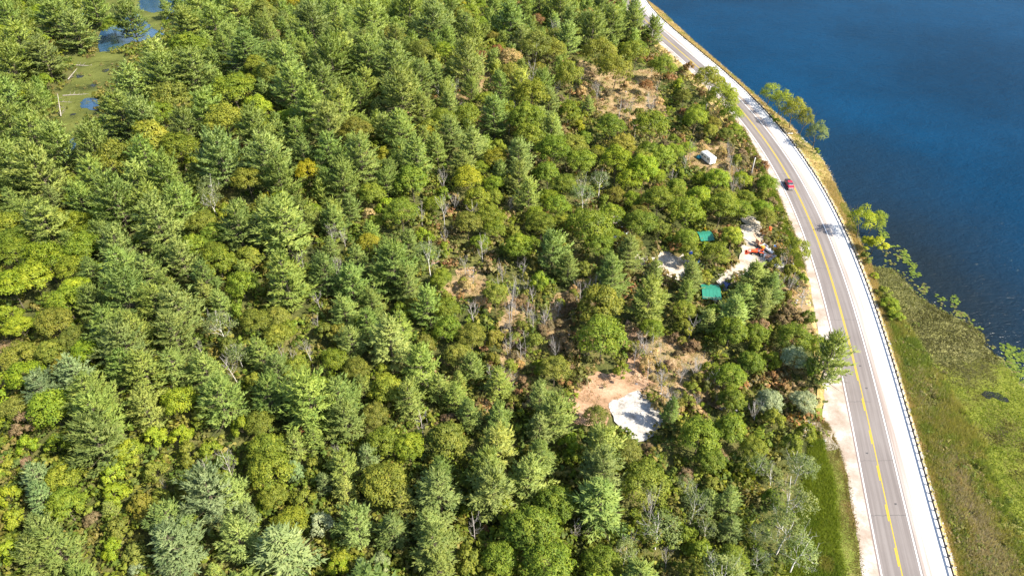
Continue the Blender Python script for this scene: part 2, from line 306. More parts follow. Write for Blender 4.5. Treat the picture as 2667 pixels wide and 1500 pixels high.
def crack(y0, x0, x1, w_=.05):
    V = []; F_ = []; n = 14
    for i in range(n + 1):
        x = x0 + (x1 - x0) * i / n; y = y0 + rk.uniform(-.12, .12); V += [(float(cx_at(y)) + x, y - w_ / 2, .0495), (float(cx_at(y)) + x, y + w_ / 2, .0495)]
    for i in range(n): F_.append((2 * i, 2 * i + 2, 2 * i + 3, 2 * i + 1))
    ob('tar_crack', npmesh('tar_crack', V, F_), M['tar'], road)
for y0 in (58, 71, 83.5, 99, 118, 131, 152, 177, 201): crack(y0 + rk.uniform(-3, 3), -3.3, rk.choice((-.5, 3.3, 1.5)), rk.uniform(.05, .09))
for y0, x0 in ((113, .9), (88, -1.9), (76, 1.6), (106, 1.1)): crack(y0, x0, x0 + .5, .3)
# bank, riprap, verge
def bank_z(Xs, Ys):
    S = shore_x(Ys); lat_ = Xs - cx_at(Ys); t_ = np.clip((lat_ - 9.0) / np.maximum(S - cx_at(Ys) - 9.0, 0.5), 0, 1)
    return -0.02 + (WZ + 0.02) * t_ ** 0.85 + 0.16 + (vnoise(Xs, Ys, 2.2, 5) - 0.5) * 0.2
ribbon('grass_bank', off(9.3), lambda Y: np.maximum(shore_x(Y), cx_at(Y) + 9.7) + 0.15, 0, M['bank'], n=10, jit=(0.2, 0.35), zf=bank_z)
ribbon('grass_verge', lambda Y: lsh_x(Y) - np.interp(Y, [44, 60, 80, 92, 96, 150, 180, 210, 240, 470], [13, 12, 8, 4, 1.5, 2, 4, 5, 5, 2]), lambda Y: lsh_x(Y) + 0.1, 0.0, M['verge'], n=8, y0=44, y1=101.5, jit=(0.8, 0.25), zf=lambda a, b_: 0.012 + (vnoise(a, b_, 2, 9)) * 0.10 * 0 + 0.0 * a + np.where(a - lsh_x(b_) < -0.6, 0.14 + (vnoise(a, b_, 2.5, 8) - 0.5) * 0.12, 0.01))
ribbon('dry_verge', lambda Y: lsh_x(Y) - np.interp(Y, [44, 60, 80, 92, 96, 150, 180, 210, 240, 470], [13, 12, 8, 4, 1.5, 2, 4, 5, 5, 2]), lambda Y: lsh_x(Y) + 0.1, 0.0, M['bank'], n=8, y0=100, y1=470, jit=(0.8, 0.25), zf=lambda a, b_: 0.012 + (vnoise(a, b_, 2, 9)) * 0.10 * 0 + 0.0 * a + np.where(a - lsh_x(b_) < -0.6, 0.14 + (vnoise(a, b_, 2.5, 8) - 0.5) * 0.12, 0.01))
# draped patches
def smooth_poly(pts, jit=0.3, step=1.2, seed=1):
    out = []; n = len(pts)
    P = [np.array(p) for p in pts]
    for i in range(n):
        p0, p1, p2, p3 = P[i - 1], P[i], P[(i + 1) % n], P[(i + 2) % n]
        L = np.linalg.norm(p2 - p1); k = max(2, int(L / step))
        for j in range(k):
            s = j / k; q = 0.5 * ((2 * p1) + (p2 - p0) * s + (2 * p0 - 5 * p1 + 4 * p2 - p3) * s * s + (3 * p1 - p0 - 3 * p2 + p3) * s ** 3)
            d = p2 - p1; nn = np.array([-d[1], d[0]]) / (L + 1e-6)
            out.append(q + nn * jit * (rng.random() - 0.5) * 2)
    return out
def patch(name, pts, mat, z=0.10, jit=0.35, step=1.2, kind='structure', base=0.0, parent=None, drape=True, lump=0.0):
    P = smooth_poly(pts, jit, step); n = len(P); A = np.array(P); vs_ = [Vector((float(p[0]), float(p[1]))) for p in P]
    lo = A.min(0); hi = A.max(0); g_ = 2.0 if (hi - lo).max() < 80 else 3.5
    pl = [tuple(p) for p in P]
    for gx in np.arange(lo[0], hi[0], g_):
        for gy in np.arange(lo[1], hi[1], g_):
            q = (gx + rng.random() * 0.5, gy + rng.random() * 0.5)
            if inside(q[0], q[1], pl) and np.min(np.hypot(A[:, 0] - q[0], A[:, 1] - q[1])) > 0.6: vs_.append(Vector(q))
    r = geometry.delaunay_2d_cdt(vs_, [], [list(range(n))], 1, 1e-4)
    V = [(v.x, v.y, (float(terr(v.x, v.y)) if drape else 0) + base + z + lump * (float(vnoise(v.x, v.y, 2.5, 4)) - 0.5)) for v in r[0]]
    me = bpy.data.meshes.new(name); me.from_pydata(V, [], r[2]); 
    o = ob(name, me, mat, parent); 
    if parent is None: tag(o, kind=kind)
    return o
def W(pts): return [onground(a, b)[:2] for a, b in pts]
CLEAR = {}
def clear_patch(key, name, px, mat, z, jit=0.5, lump=0.12, **k):
    w_ = W(px); CLEAR[key] = w_; return patch(name, w_, mat, z, jit * (1.0 if key == 'pad' else 2.2), lump=lump, **k)
clear_patch('c1', 'clearing', [(1148,770),(1160,738),(1199,703),(1241,694),(1262,717),(1275,760),(1262,800),(1222,800),(1185,780)], M['tan'], 0.14)
clear_patch('c2', 'clearing', [(1405,860),(1425,800),(1455,765),(1500,735),(1545,718),(1560,735),(1510,765),(1490,800),(1480,850),(1478,900),(1450,935),(1420,925),(1428,880)], M['tan'], 0.14)
clear_patch('c3', 'clearing', [(1300,760),(1345,770),(1370,830),(1372,900),(1355,985),(1320,1010),(1300,960),(1310,880),(1300,820)], M['tan'], 0.15)
clear_patch('c4', 'clearing', [(1250,190),(1275,180),(1290,215),(1320,225),(1300,245),(1262,258),(1210,268),(1165,270),(1180,250),(1230,240),(1250,215)], M['tan'], 0.15)
clear_patch('c5', 'clearing', [(1038,300),(1060,280),(1085,275),(1082,300),(1068,312)], M['dirt'], 0.14)
clear_patch('c6', 'clearing', [(1500,160),(1560,175),(1640,185),(1700,180),(1720,215),(1715,260),(1740,290),(1720,320),(1650,330),(1590,310),(1530,265),(1505,225)], M['tan'], 0.15)
clear_patch('c7', 'clearing', [(1800,380),(1850,365),(1900,385),(1920,420),(1940,470),(1945,520),(1905,500),(1880,470),(1850,450),(1800,445),(1780,415)], M['tan'], 0.15)
clear_patch('c8', 'clearing', [(1640,850),(1680,870),(1760,880),(1850,930),(1870,990),(1850,1040),(1780,1080),(1720,1060),(1700,1010),(1660,960),(1630,910)], M['tan'], 0.16)
clear_patch('c9', 'dirt_track', [(1628,838),(1655,850),(1672,900),(1665,945),(1690,985),(1700,1015),(1650,1028),(1600,1055),(1590,1095),(1560,1110),(1510,1105),(1480,1060),(1500,1015),(1560,975),(1600,960),(1630,930),(1622,880)], M['dirt'], 0.20, lump=0.06)
clear_patch('pad', 'gravel_pad', [(1584,1052),(1610,1040),(1636,1026),(1661,1019),(1689,1036),(1712,1060),(1726,1082),(1724,1108),(1700,1135),(1680,1148),(1650,1152),(1629,1126),(1601,1098)], M['white'], 0.27, jit=0.25, lump=0.03)
clear_patch('c10', 'clearing', [(1730,1040),(1800,1015),(1850,1035),(1880,1040),(1890,1055),(1850,1062),(1800,1075),(1760,1065)], M['tan'], 0.24)
clear_patch('yard', 'sandy_yard', [(1690,680),(1720,660),(1755,665),(1790,668),(1820,672),(1835,690),(1800,705),(1785,728),(1765,735),(1740,722),(1715,705)], M['sand'], 0.22, lump=0.05)
clear_patch('drive', 'sandy_driveway', [(1944,552),(1962,565),(1985,600),(1992,640),(2010,672),(2030,688),(1990,700),(1960,706),(1930,722),(1905,745),(1885,760),(1868,752),(1872,725),(1900,700),(1925,670),(1935,630),(1935,590)], M['sand'], 0.22, lump=0.05)
clear_patch('c11', 'clearing', [(1592,562),(1610,566),(1616,578),(1604,584),(1594,574)], M['sand'], 0.2)
clear_patch('c15', 'clearing', [(1650,660),(1672,664),(1690,676),(1695,692),(1672,690),(1655,676)], M['sand'], 0.2)
clear_patch('c12', 'clearing', [(-20,900),(10,890),(40,885),(66,884),(50,930),(30,965),(20,1005),(-20,1010)], M['tan'], 0.2)
clear_patch('c13', 'clearing', [(2060,640),(2090,720),(2110,780),(2115,840),(2090,860),(2050,800),(2020,740),(2000,700),(2030,660)], M['tan'], 0.16)
# pull-off rocks heap / pale slope
clear_patch('c14', 'rock_slope', [(2092,1110),(2120,1095),(2145,1110),(2160,1125),(2180,1160),(2150,1165),(2110,1165),(2100,1145)], M['sand'], 0.2)
# the pond top left and the weedy swale
PW = W([(200,-20),(355,-12),(489,-12),(482,7),(447,38),(423,70),(432,84),(419,103),(400,106),(330,115),(300,135),(265,140),(255,110),(262,60),(200,30)])
CLEAR['pond'] = PW; patch('pond_water', PW, M['pond'], 0.15, 0.3)
PS = W([(185,150),(250,148),(330,142),(345,160),(305,185),(300,215),(260,240),(250,285),(225,320),(205,370),(190,410),(172,460),(165,450),(168,380),(140,330),(160,290),(150,250),(185,215),(190,180)])
CLEAR['swale'] = PS; patch('weedy_swale', PS, M['pondmat'], 0.15, 0.6)
patch('pond_water', W([(215,262),(232,256),(254,262),(254,288),(232,286),(212,280)]), M['pond'], 0.21, 0.5)
patch('pond_water', W([(170,385),(192,360),(196,385),(185,408),(168,410)]), M['pond'], 0.21, 0.5)
patch('lily_mat', W([(358,25),(400,35),(440,30),(425,60),(415,80),(395,72),(372,50)]), M['pondmat'], 0.22, 0.9, kind='stuff', step=0.8)
patch('lily_mat', W([(200,-15),(345,-10),(352,30),(300,60),(262,80),(230,40)]), M['pondmat'], 0.2, 1.2, kind='stuff')
patch('dry_grass', W([(185,152),(250,140),(330,132),(350,145),(330,160),(260,163),(200,172)]), M['pondmat'], 0.3, 0.6, kind='stuff')
# marsh on the lake
MZ = WZ + 0.05
mat_edge = [(2284,696),(2320,698),(2340,712),(2361,738),(2396,772.5),(2431,797),(2487,825),(2536,849),(2560,870),(2567,905),(2606,930),(2633,965),(2667,1003),(2740,1060)]
inner = [(2800,1300),(2800,1560),(2530,1560)] + [(a - 6, b) for a, b in SHORE[::-1] if 690 <= b]
MARSH = [tuple(un(a, b, MZ)) for a, b in mat_edge + inner]
patch('leaf_mat', MARSH, M['olive'], 0, 0.5, base=MZ, drape=False, lump=0.04, kind='stuff')
patch('leaf_mat', [tuple(un(a, b, MZ)) for a, b in [(2560,930),(2625,965),(2680,1010),(2800,1080),(2800,1400),(2700,1420),(2640,1330),(2580,1240),(2540,1150),(2500,1090),(2440,1010),(2430,960),(2500,950)]], M['marsh'], 0.05, 1.2, base=MZ, drape=False, lump=0.05, kind='stuff')
LILY = []
for k, pts in enumerate([
    [(2605.5,895),(2630,898),(2667,912),(2760,960),(2760,1050),(2667,1003),(2650,985),(2630,951),(2612,919)],
    [(2372,680),(2385,690),(2388,703),(2375,705),(2360,695),(2350,668),(2345,650),(2355,645),(2365,660)],
    [(2368,712),(2378,706),(2395,712),(2402,718),(2390,724),(2372,722)],
    [(2285,600),(2300,598),(2312,606),(2320,620),(2304,620),(2290,612)],
    [(2430,760),(2445,768),(2465,776),(2472,782),(2455,784),(2440,776)],
    [(2478,770),(2492,766),(2500,780),(2492,802),(2482,790),(2474,782)],
    [(2305,638),(2330,640),(2345,642),(2343,647),(2320,644)],
    [(2608,945),(2625,940),(2636,952),(2620,956)],
    [(2490,690+120),(2510,812),(2525,825),(2505,826),(2490,820)]]):
    LILY.append(([tuple(un(a, b, MZ)) for a, b in pts], k))
LILY.append(([tuple(un(a, b, MZ)) for a, b in [(2398,742),(2410,735),(2420,748),(2412,762),(2398,758)]], 8))
patch('open_pool', [tuple(un(a, b, MZ)) for a, b in [(2556,1028),(2575,1018),(2610,1030),(2628,1045),(2610,1046),(2585,1036),(2570,1038)]], M['darkpool'], 0.11, 0.3, step=0.7, base=MZ, drape=False)

# ------------------------------------------------------------------ foliage builders (numpy)
def tris_from(cent, d, side, ln, wd):
    # elongated triangles: base at cent, tip along d
    a = cent - side * (wd / 2)[:, None]; b_ = cent + side * (wd / 2)[:, None]; c = cent + d * ln[:, None]
    V = np.stack([a, b_, c], 1).reshape(-1, 3); F_ = np.arange(len(V)).reshape(-1, 3); return V, F_
def unit(v): return v / (np.linalg.norm(v, axis=-1, keepdims=True) + 1e-9)
def rvec(r, n): return unit(r.normal(size=(n, 3)))
def pine_crown(seed, H, Rr, lod=1.0, cone=0.8, droop=0.0):
    r = np.random.default_rng(seed); V = []; T = []; NN = []
    z0 = 0.12 * H; z = z0; az0 = 0
    lobes = r.uniform(0.72, 1.2, 7); ph = r.random() * 6
    while z < 0.985 * H:
        s = (z - z0) / (H - z0); prof = (1 - s) ** cone * (0.72 + 0.28 * min(1, s * 3.5)) + 0.03
        nb = r.integers(6, 9) if s < 0.8 else 5; az0 += r.random() * 3
        for k in range(nb):
            zb = z + r.uniform(-.5, .5) * H * .06; az = az0 + k * 2 * math.pi / nb + r.uniform(-.45, .45); lb = lobes[int((az + ph) / 6.283 * 7) % 7]
            L = max(0.7, Rr * prof * lb * r.uniform(0.66, 1.16))
            el = math.radians(6 + 44 * s ** 1.2 + r.uniform(-10, 12) - droop)
            d = np.array([math.cos(az) * math.cos(el), math.sin(az) * math.cos(el), math.sin(el)]); sd = np.array([-math.sin(az), math.cos(az), 0.])
            npl = max(2, int((1.5 + 1.25 * L) / (1 if lod < 1.5 else 1.25)))       # plumes along the branch
            tb = r.normal(0, .3)
            for j in range(npl):
                u = 0.25 + 0.75 * (j + r.random()) / npl; sg = 0 if j == npl - 1 else (1 if j % 2 else -1) * r.uniform(.5, 1.1)
                p0 = np.array([0, 0, zb]) + d * (u * L * .93); p0[2] += 0.18 * L * u ** 2
                ax = unit(d * 0.85 + sd * sg * .85 + np.array([0, 0, 0.34 + r.normal(0, .1)])); pl = r.uniform(0.9, 1.7) * (0.55 + 0.16 * L ** .6)
                n = max(3, int(9 * pl / lod ** .9)); q = r.uniform(-.1, .95, n); c = p0 + ax * (q * pl)[:, None] + r.normal(0, 0.10 + .03 * lod, (n, 3)) * np.array([1, 1, .5])
                c[:, 2] += .22 * q * q
                dd = unit(ax[None] + r.normal(0, 0.34, (n, 3))); si = unit(np.cross(dd, np.array([0, 0, 1.0]) + r.normal(0, 0.4, (n, 3))))
                v, _ = tris_from(c, dd, si, r.uniform(0.5, 0.95, n) * lod ** .4, r.uniform(0.20, 0.34, n) * lod ** .7); V.append(v); T.append(np.repeat(tb + r.normal(0, .25) + r.normal(0, .22, n), 3))
                o_ = unit(np.array([d[0], d[1], 0]) * .75 + sd * sg * .35 + np.array([0, 0, .85])); NN.append(np.repeat(unit(o_ + (c - p0 - ax * (q * pl)[:, None]) * 1.6), 3, 0))
        z += H * 0.066 * r.uniform(0.75, 1.25) * (1.1 if lod > 1.5 else 1)
    V = np.concatenate(V); T = np.clip(np.concatenate(T), -1, 1); return V, np.arange(len(V)).reshape(-1, 3), T, np.concatenate(NN)
def leaf_quads(r, c, nrm, size, T):
    n = len(c); a = unit(np.cross(nrm, rvec(r, n))); b_ = np.cross(nrm, a); s = (size * r.uniform(0.7, 1.3, n))[:, None]
    V = np.stack([c - a * s * .62, c + b_ * s * .4, c + a * s * .62, c - b_ * s * .4], 1).reshape(-1, 3)
    return V, np.arange(4 * n).reshape(-1, 4), np.repeat(T, 4)
def broad_crown(seed, H, Rr, nclump=24, per=260, leaf=0.34, low=0.32, sparse=1.0, gap=0.0):
    r = np.random.default_rng(seed); cz = H * (1 + low) / 2; rz = H * (1 - low) / 2
    C = []; Rc = []
    for i in range(nclump * 3):
        v = rvec(r, 1)[0]; v[2] = abs(v[2]) * 1.1 - 0.35; q = r.uniform(0.55, 0.86)
        rc = Rr * r.uniform(0.17, 0.38)
        p = np.array([v[0] * (Rr - rc * .6) * q / .8, v[1] * (Rr - rc * .6) * q / .8, cz + v[2] * (rz - rc * .5) * q / .8])
        if all(np.linalg.norm(p - c) > 0.55 * (rc + r2) for c, r2 in zip(C, Rc)): C.append(p); Rc.append(rc)
        if len(C) >= nclump: break
    V = []; T = []; NN = []
    for c, rc in zip(C, Rc):
        n = int(per * (rc / (0.33 * Rr)) ** 2 * sparse); d = rvec(r, n); d[:, 2] = np.where(d[:, 2] < -0.45, -d[:, 2], d[:, 2])
        w1, w2 = r.uniform(0, 6, 2); am = 1 + 0.20 * np.sin(d[:, 0] * 5 + w1) * np.cos(d[:, 1] * 5 + w2) + .12 * np.sin(d[:, 2] * 9 + w1)
        rad = rc * (r.uniform(0.5, 1.0, n) ** 0.5) * am + np.abs(r.normal(0, .06 * Rr, n)) * (r.random(n) < .25)
        p = c + d * rad[:, None] * np.array([1, 1, 0.8]); nr = unit(d + r.normal(0, 0.75, (n, 3)) + np.array([0, 0, 0.3]))
        tw = r.integers(0, 9, n); tv = r.normal(0, .28, 9)
        v, f, t_ = leaf_quads(r, p, nr, np.full(n, leaf), r.normal(0, 0.36, n) + r.normal(0, 0.25) + tv[tw]); V.append(v); T.append(t_)
        oc = unit(p - np.array([0, 0, cz * .8])); NN.append(np.repeat(unit(d * .9 + oc * .55 + np.array([0, 0, .35])), 4, 0))
    V = np.concatenate(V); return V, np.arange(len(V)).reshape(-1, 4), np.clip(np.concatenate(T), -1, 1), np.concatenate(NN)
# tapered tubes from segment list (p0, p1, r0, r1)
def tubes(segs, k=4):
    V = []; F_ = []; n = 0
    for p0, p1, r0, r1 in segs:
        p0 = np.array(p0, float); p1 = np.array(p1, float); d = unit(p1 - p0); a = unit(np.cross(d, [0.31, 0.17, 0.93] if abs(d[2]) < .9 else [1., 0, 0])); b_ = np.cross(d, a)
        for p, rr in ((p0, r0), (p1, r1)):
            for j in range(k): an = 2 * math.pi * j / k; V.append(p + (a * math.cos(an) + b_ * math.sin(an)) * rr)
        for j in range(k): F_.append((n + j, n + (j + 1) % k, n + k + (j + 1) % k, n + k + j))
        n += 2 * k
    return np.array(V), np.array(F_)
def branching(seed, H, R, levels=3, r0=0.16, fork=(4, 7), start=0.3, up=0.8):
    r = random.Random(seed); segs = []; tr = []
    p = Vector((0, 0, 0)); d = Vector((r.uniform(-.08, .08), r.uniform(-.08, .08), 1)).normalized(); nseg = 7; pts = [p.copy()]
    for i in range(nseg):
        q = p + d * H * 0.92 / nseg; a = r0 * (1 - i / nseg * 0.85); b_ = r0 * (1 - (i + 1) / nseg * 0.85); tr.append((tuple(p), tuple(q), a, b_)); p = q; pts.append(p.copy())
        d = (d + Vector((r.uniform(-.12, .12), r.uniform(-.12, .12), 0.1))).normalized()
    def grow(p, d, L, rad, lv):
        n = 3; q0 = p
        for i in range(n):
            q1 = q0 + d * L / n; segs.append((tuple(q0), tuple(q1), rad * (1 - i * .25), rad * (1 - (i + 1) * .25)))
            if lv > 0:
                for _ in range(r.choice((1, 2))):
                    dd = (d + Vector((r.uniform(-1, 1), r.uniform(-1, 1), r.uniform(-.2, .8))) * 0.75).normalized(); grow(q1, dd, L * r.uniform(.4, .65), rad * .5, lv - 1)
            q0 = q1; d = (d + Vector((r.uniform(-.3, .3), r.uniform(-.3, .3), up * 0.25))).normalized()
    for i in range(r.randint(*fork) * 2):
        s = start + (1 - start) * (i + r.random()) / 12; s = min(s, 0.98); k = s * nseg; a = pts[int(k)].lerp(pts[min(nseg, int(k) + 1)], k - int(k))
        az = r.uniform(0, 6.28); dd = Vector((math.cos(az), math.sin(az), up * r.uniform(.5, 1.1))).normalized()
        grow(a, dd, R * (1.15 - s * 0.55) * r.uniform(.7, 1.1), r0 * .38 * (1.1 - s * .6), levels - 1)
    return tr, segs
# variants ------------------------------------------------------
def trunkmesh(name, tr, k=6):
    V, F_ = tubes(tr, k); return npmesh(name, V, F_, smooth=True)
PINES = []
for i, (H, Rr, cone) in enumerate([(12.5, 5.0, .56), (12.5, 5.4, .46), (13, 4.8, .66), (13.5, 5.4, .5), (14, 4.2, .7), (11.5, 5.6, .44), (13, 3.7, .8), (14.5, 5.0, .56)]):
    V, F_, T, NN = pine_crown(100 + i, H, Rr, 1.0, cone); cm = foliage_mesh('pine_crown', V, F_, T, NN); cm.materials.append(M['needle'])
    rr = random.Random(i); tr = []; p = Vector((0, 0, -0.3))
    for s in range(6):
        q = Vector((rr.uniform(-.15, .15), rr.uniform(-.15, .15), H * (s + 1) / 6 * .97)); tr.append((tuple(p), tuple(q), 0.3 * (1 - s / 6.4), 0.3 * (1 - (s + 1) / 6.4))); p = q
    for s in range(46):
        z = H * rr.uniform(.12, .92); az = rr.uniform(0, 6.28); L = Rr * (1 - z / H) * 1.1 + .4; tr.append(((0, 0, z), (math.cos(az) * L, math.sin(az) * L, z + L * .12), 0.06, 0.015))
    tm = trunkmesh('pine_trunk', tr, 4); tm.materials.append(M['bark']); PINES.append((tm, cm, H, Rr))
BROAD = []
for i, (H, Rr, nc, low) in enumerate([(13, 5.2, 26, .25), (12, 4.6, 22, .22), (14, 4.8, 24, .3), (11, 5.4, 26, .25), (15, 5.0, 28, .3), (10, 4.0, 18, .2)]):
    V, F_, T, NN = broad_crown(200 + i, H, Rr, nc + 14, 330, 0.33, low); cm = foliage_mesh('leafy_crown', V, F_, T, NN); cm.materials.append(M['leaf'])
    tr, sg = branching(300 + i, H * .8, Rr * .7, 2, 0.2); tm = trunkmesh('leafy_trunk', tr + sg[:80], 4); tm.materials.append(M['bark']); BROAD.append((tm, cm, H, Rr))
SHRUB = []
for i, (H, Rr) in enumerate([(5, 2.6), (4, 2.3), (6, 2.6)]):
    V, F_, T, NN = broad_crown(250 + i, H, Rr, 12, 220, 0.29, 0.05); cm = foliage_mesh('shrub_crown', V, F_, T, NN); cm.materials.append(M['leaf'])
    tr, sg = branching(350 + i, H * .8, Rr * .7, 2, 0.08); tm = trunkmesh('shrub_stem', tr + sg[:60], 3); tm.materials.append(M['bark']); SHRUB.append((tm, cm, H, Rr))
BIRCH = []
for i, (H, Rr) in enumerate([(14, 3.6), (15, 4.0), (12, 3.4), (16, 4.2)]):
    V, F_, T, NN = broad_crown(270 + i, H, Rr, 24, 95, 0.25, 0.25); cm = foliage_mesh('sparse_crown', V, F_, T, NN); cm.materials.append(M['leaf'])
    tr, sg = branching(370 + i, H * 1.0, Rr * 1.15, 3, 0.2, (6, 8), .3, 1.0); tm = trunkmesh('white_trunk', tr + sg[:420], 3); tm.materials.append(M['birch']); BIRCH.append((tm, cm, H, Rr))
BARE = []
for i, (H, Rr) in enumerate([(11, 2.9), (9, 3.2), (12, 2.6), (8, 3.0)]):
    tr, sg = branching(400 + i, H, Rr * 1.1, 3, 0.15, (7, 9), .22, 1.3); tm = trunkmesh('bare_trunk', tr, 5); tm.materials.append(M['dead'])
    V, F_ = tubes(sg[:620], 3); V = V; bm_ = npmesh('bare_branches', V, F_); bm_.materials.append(M['dead'])
    BARE.append((tm, bm_, H, Rr))

# ------------------------------------------------------------------ colours (linear base colour)
PAL = {
 'P': [(0.181, 0.231, 0.048), (0.200, 0.249, 0.051), (0.160, 0.215, 0.046), (0.207, 0.258, 0.060), (0.172, 0.220, 0.055)],
 'S': [(0.200, 0.262, 0.100), (0.185, 0.250, 0.095)],
 'Y': [(0.275, 0.294, 0.060), (0.246, 0.282, 0.065)],
 'D': [(0.165, 0.208, 0.020), (0.187, 0.222, 0.021), (0.150, 0.201, 0.019), (0.197, 0.218, 0.027)],
 'L': [(0.189, 0.246, 0.016), (0.211, 0.263, 0.020), (0.172, 0.230, 0.018)],
 'O': [(0.172, 0.190, 0.026), (0.160, 0.178, 0.028), (0.190, 0.188, 0.026)],
 'G': [(0.300, 0.270, 0.014), (0.250, 0.250, 0.018)],
 'R': [(0.25, 0.130, 0.050), (0.22, 0.135, 0.05)],
 'T': [(0.420, 0.300, 0.130), (0.36, 0.25, 0.10)],
 'V': [(0.190, 0.150, 0.070), (0.20, 0.14, 0.07)],
 'W': [(0.175, 0.215, 0.070), (0.160, 0.200, 0.062)],
 'K': [(0.30, 0.33, 0.19), (0.27, 0.31, 0.16)],
 'N': [(0.27, 0.30, 0.02), (0.22, 0.27, 0.025)],
}
CNAME = {'P': 'blue-green', 'S': 'silvery green', 'Y': 'yellow-green', 'D': 'dark green', 'L': 'lime green', 'O': 'olive', 'G': 'golden yellow', 'R': 'rust-red', 'T': 'tan-leaved', 'V': 'brownish', 'W': 'grey-green', 'K': 'pale silvery', 'N': 'yellow-green', 'B': 'bare grey'}
TREES = []     # dicts: code, kind, x, y, z, px, py, D
def add_tree(code, px, py, wpx, hand=True, hfac=1.0):
    kind = 'pine' if code in 'PSY' else 'birch' if code == 'W' else 'bare' if code == 'B' else 'shrub' if code in 'V' else 'broad'
    D = 8.0; Ht = 12.0
    for _ in range(5):
        x, y, z = onground(px, py, 0.58 * Ht if kind != 'shrub' else 0.5 * Ht)
        _, _, zc = proj(x, y, z + 0.55 * Ht); D = wpx * zc / FPX
        Ht = {'pine': min(17, max(5.5, 1.0 * D + 2.2)), 'broad': min(17, max(3.5, 1.25 * D)), 'birch': min(18, max(7, 1.6 * D)), 'bare': min(15, max(4, 2.2 * D)), 'shrub': min(9, max(2, .95 * D))}[kind] * hfac
    if kind == 'broad' and D < 5.5: kind = 'shrub'
    TREES.append(dict(code=code, kind=kind, x=x, y=y, z=z, px=px, py=py, D=D, H=Ht, hand=hand))
K = 2576 / 900.0
def crop(x0, y0, s):
    for e in s.replace('\n', ';').split(';'):
        e = e.split()
        if len(e) >= 4: add_tree(e[0], x0 + float(e[1]) / K, y0 + float(e[2]) / K, float(e[3]) / K * (1.17 if e[0] in 'PSY' else 1.1 if e[0] in 'DLO' else 0.98), True, float(e[4]) if len(e) > 4 else 1.0)
crop(0, 0, '''P 60 110 210;P 150 300 280;P 420 130 300;P 700 60 220;P 560 220 260;P 970 150 250;P 330 430 320;P 100 480 280;P 80 740 280;P 60 920 300;P 250 1010 300;P 430 1090 260
P 80 1230 300;P 300 1290 330;P 1390 200 290;P 1600 170 250;P 1480 50 200;P 1760 60 230;P 1180 440 280;P 1230 570 330;P 1450 520 300;P 1830 380 300;P 1980 250 200;P 2330 190 300
P 2120 480 300;P 2480 450 280;P 1000 640 280;P 900 850 330;P 1080 900 260;L 1200 860 220;O 1280 740 260;D 1400 360 240;D 1740 680 300;D 1680 900 260;P 1540 860 280;P 1400 970 240
D 1120 1040 300;D 1330 1100 250;O 850 1190 310;P 1100 1190 300;P 690 1090 270;P 1650 1190 340;R 1830 1090 90;G 2030 970 80;P 2000 1180 330;G 2290 1270 190;L 1430 1200 110;P 1260 1360 300
P 1040 1370 280;P 700 1350 300;P 2180 640 280;P 2320 800 330;P 2450 960 280;P 2200 1010 200;L 1910 800 190;G 2000 15 180;G 2180 30 110;O 1960 100 190;P 1900 960 240;D 2250 930 150;O 1850 1350 210
W 1560 1390 190;P 2080 1340 250;P 2450 1150 250;R 2390 290 80;P 2400 620 230;D 840 200 150;L 300 150 130;P 240 760 200;D 1900 480 150;O 2050 580 200;R 2030 130 100;P 2520 100 180;Y 30 400 130;L 20 600 100
R 2290 350 70''')
crop(850, 0, '''P 300 420 280;P 130 400 240;P 70 130 240;P 330 140 280;P 500 480 310;P 560 720 320;P 620 60 240;P 800 180 280;P 700 570 190;O 700 380 180;L 880 390 170;Y 1060 470 250 1.1;P 1110 290 180
P 1380 150 270;P 1050 220 180;O 1010 120 140;G 1030 45 80;P 1750 40 200;P 1590 15 150;R 1275 380 110;T 1370 440 190;O 1550 340 230;O 1700 380 180;P 1800 290 170;P 1980 230 240;P 2140 180 230
P 2300 190 210;P 2335 50 100;O 2030 380 230;O 2300 400 190;O 2150 520 240;D 2500 500 180;D 1820 560 190 1.3;P 1300 640 160;Y 1450 630 180;P 1600 640 170;P 1660 760 160;B 970 650 110;B 1720 640 80
B 1530 530 130;B 1700 210 90;B 2190 780 90;B 2430 800 150;B 2020 650 100;D 1530 700 230;D 1490 890 260;P 1250 860 230;D 1050 860 190;P 920 770 150;P 720 800 170;P 240 700 170;P 100 800 240
G 760 1010 140 1.2;P 930 980 190;P 1090 1090 220;P 540 960 210;P 250 1180 300;P 670 1180 240;P 430 950 150;O 230 980 230;G 430 1140 130;G 550 1120 90;D 640 1350 230;G 1050 1330 220;G 1270 1180 190
P 1430 1170 220;P 1430 1330 190;D 1520 1010 210;D 1700 1120 240;P 1700 960 140;G 1880 940 100;O 1960 980 100;D 2120 950 210;D 2420 940 250;O 2200 1080 180;L 2160 1200 210 1.15;L 2370 1260 210 1.15
L 2260 1350 180;P 1950 780 100;D 1800 830 160;D 1900 1210 210;D 1650 1290 180;W 2040 1350 170;D 2500 1170 190;D 1770 1390 190;L 1240 1370 140;P 120 1350 240;R 2390 640 110;R 1950 120 120;R 1580 150 110
O 2330 850 100;T 2230 640 90;V 2100 700 100;P 880 700 140;D 420 50 120;P 1480 50 150;P 2440 240 150;O 1450 240 130;L 1120 30 120;P 1250 60 140;O 1870 130 120;R 2350 420 80;P 2050 60 150''')
crop(1767, 0, '''D 230 600 210;D 330 740 230;D 130 880 160;D 400 850 150;O 40 720 110;R 30 840 90;L 10 620 80;D 440 1190 100;L 70 1110 110;L 300 1340 180;L 480 1340 130;L 160 1340 120
O 350 1000 110;R 80 500 90;D 20 310 70;R 640 1230 90;L 640 1350 90;D 240 980 110;V 500 1090 70;V 580 1180 70;T 380 940 80''')
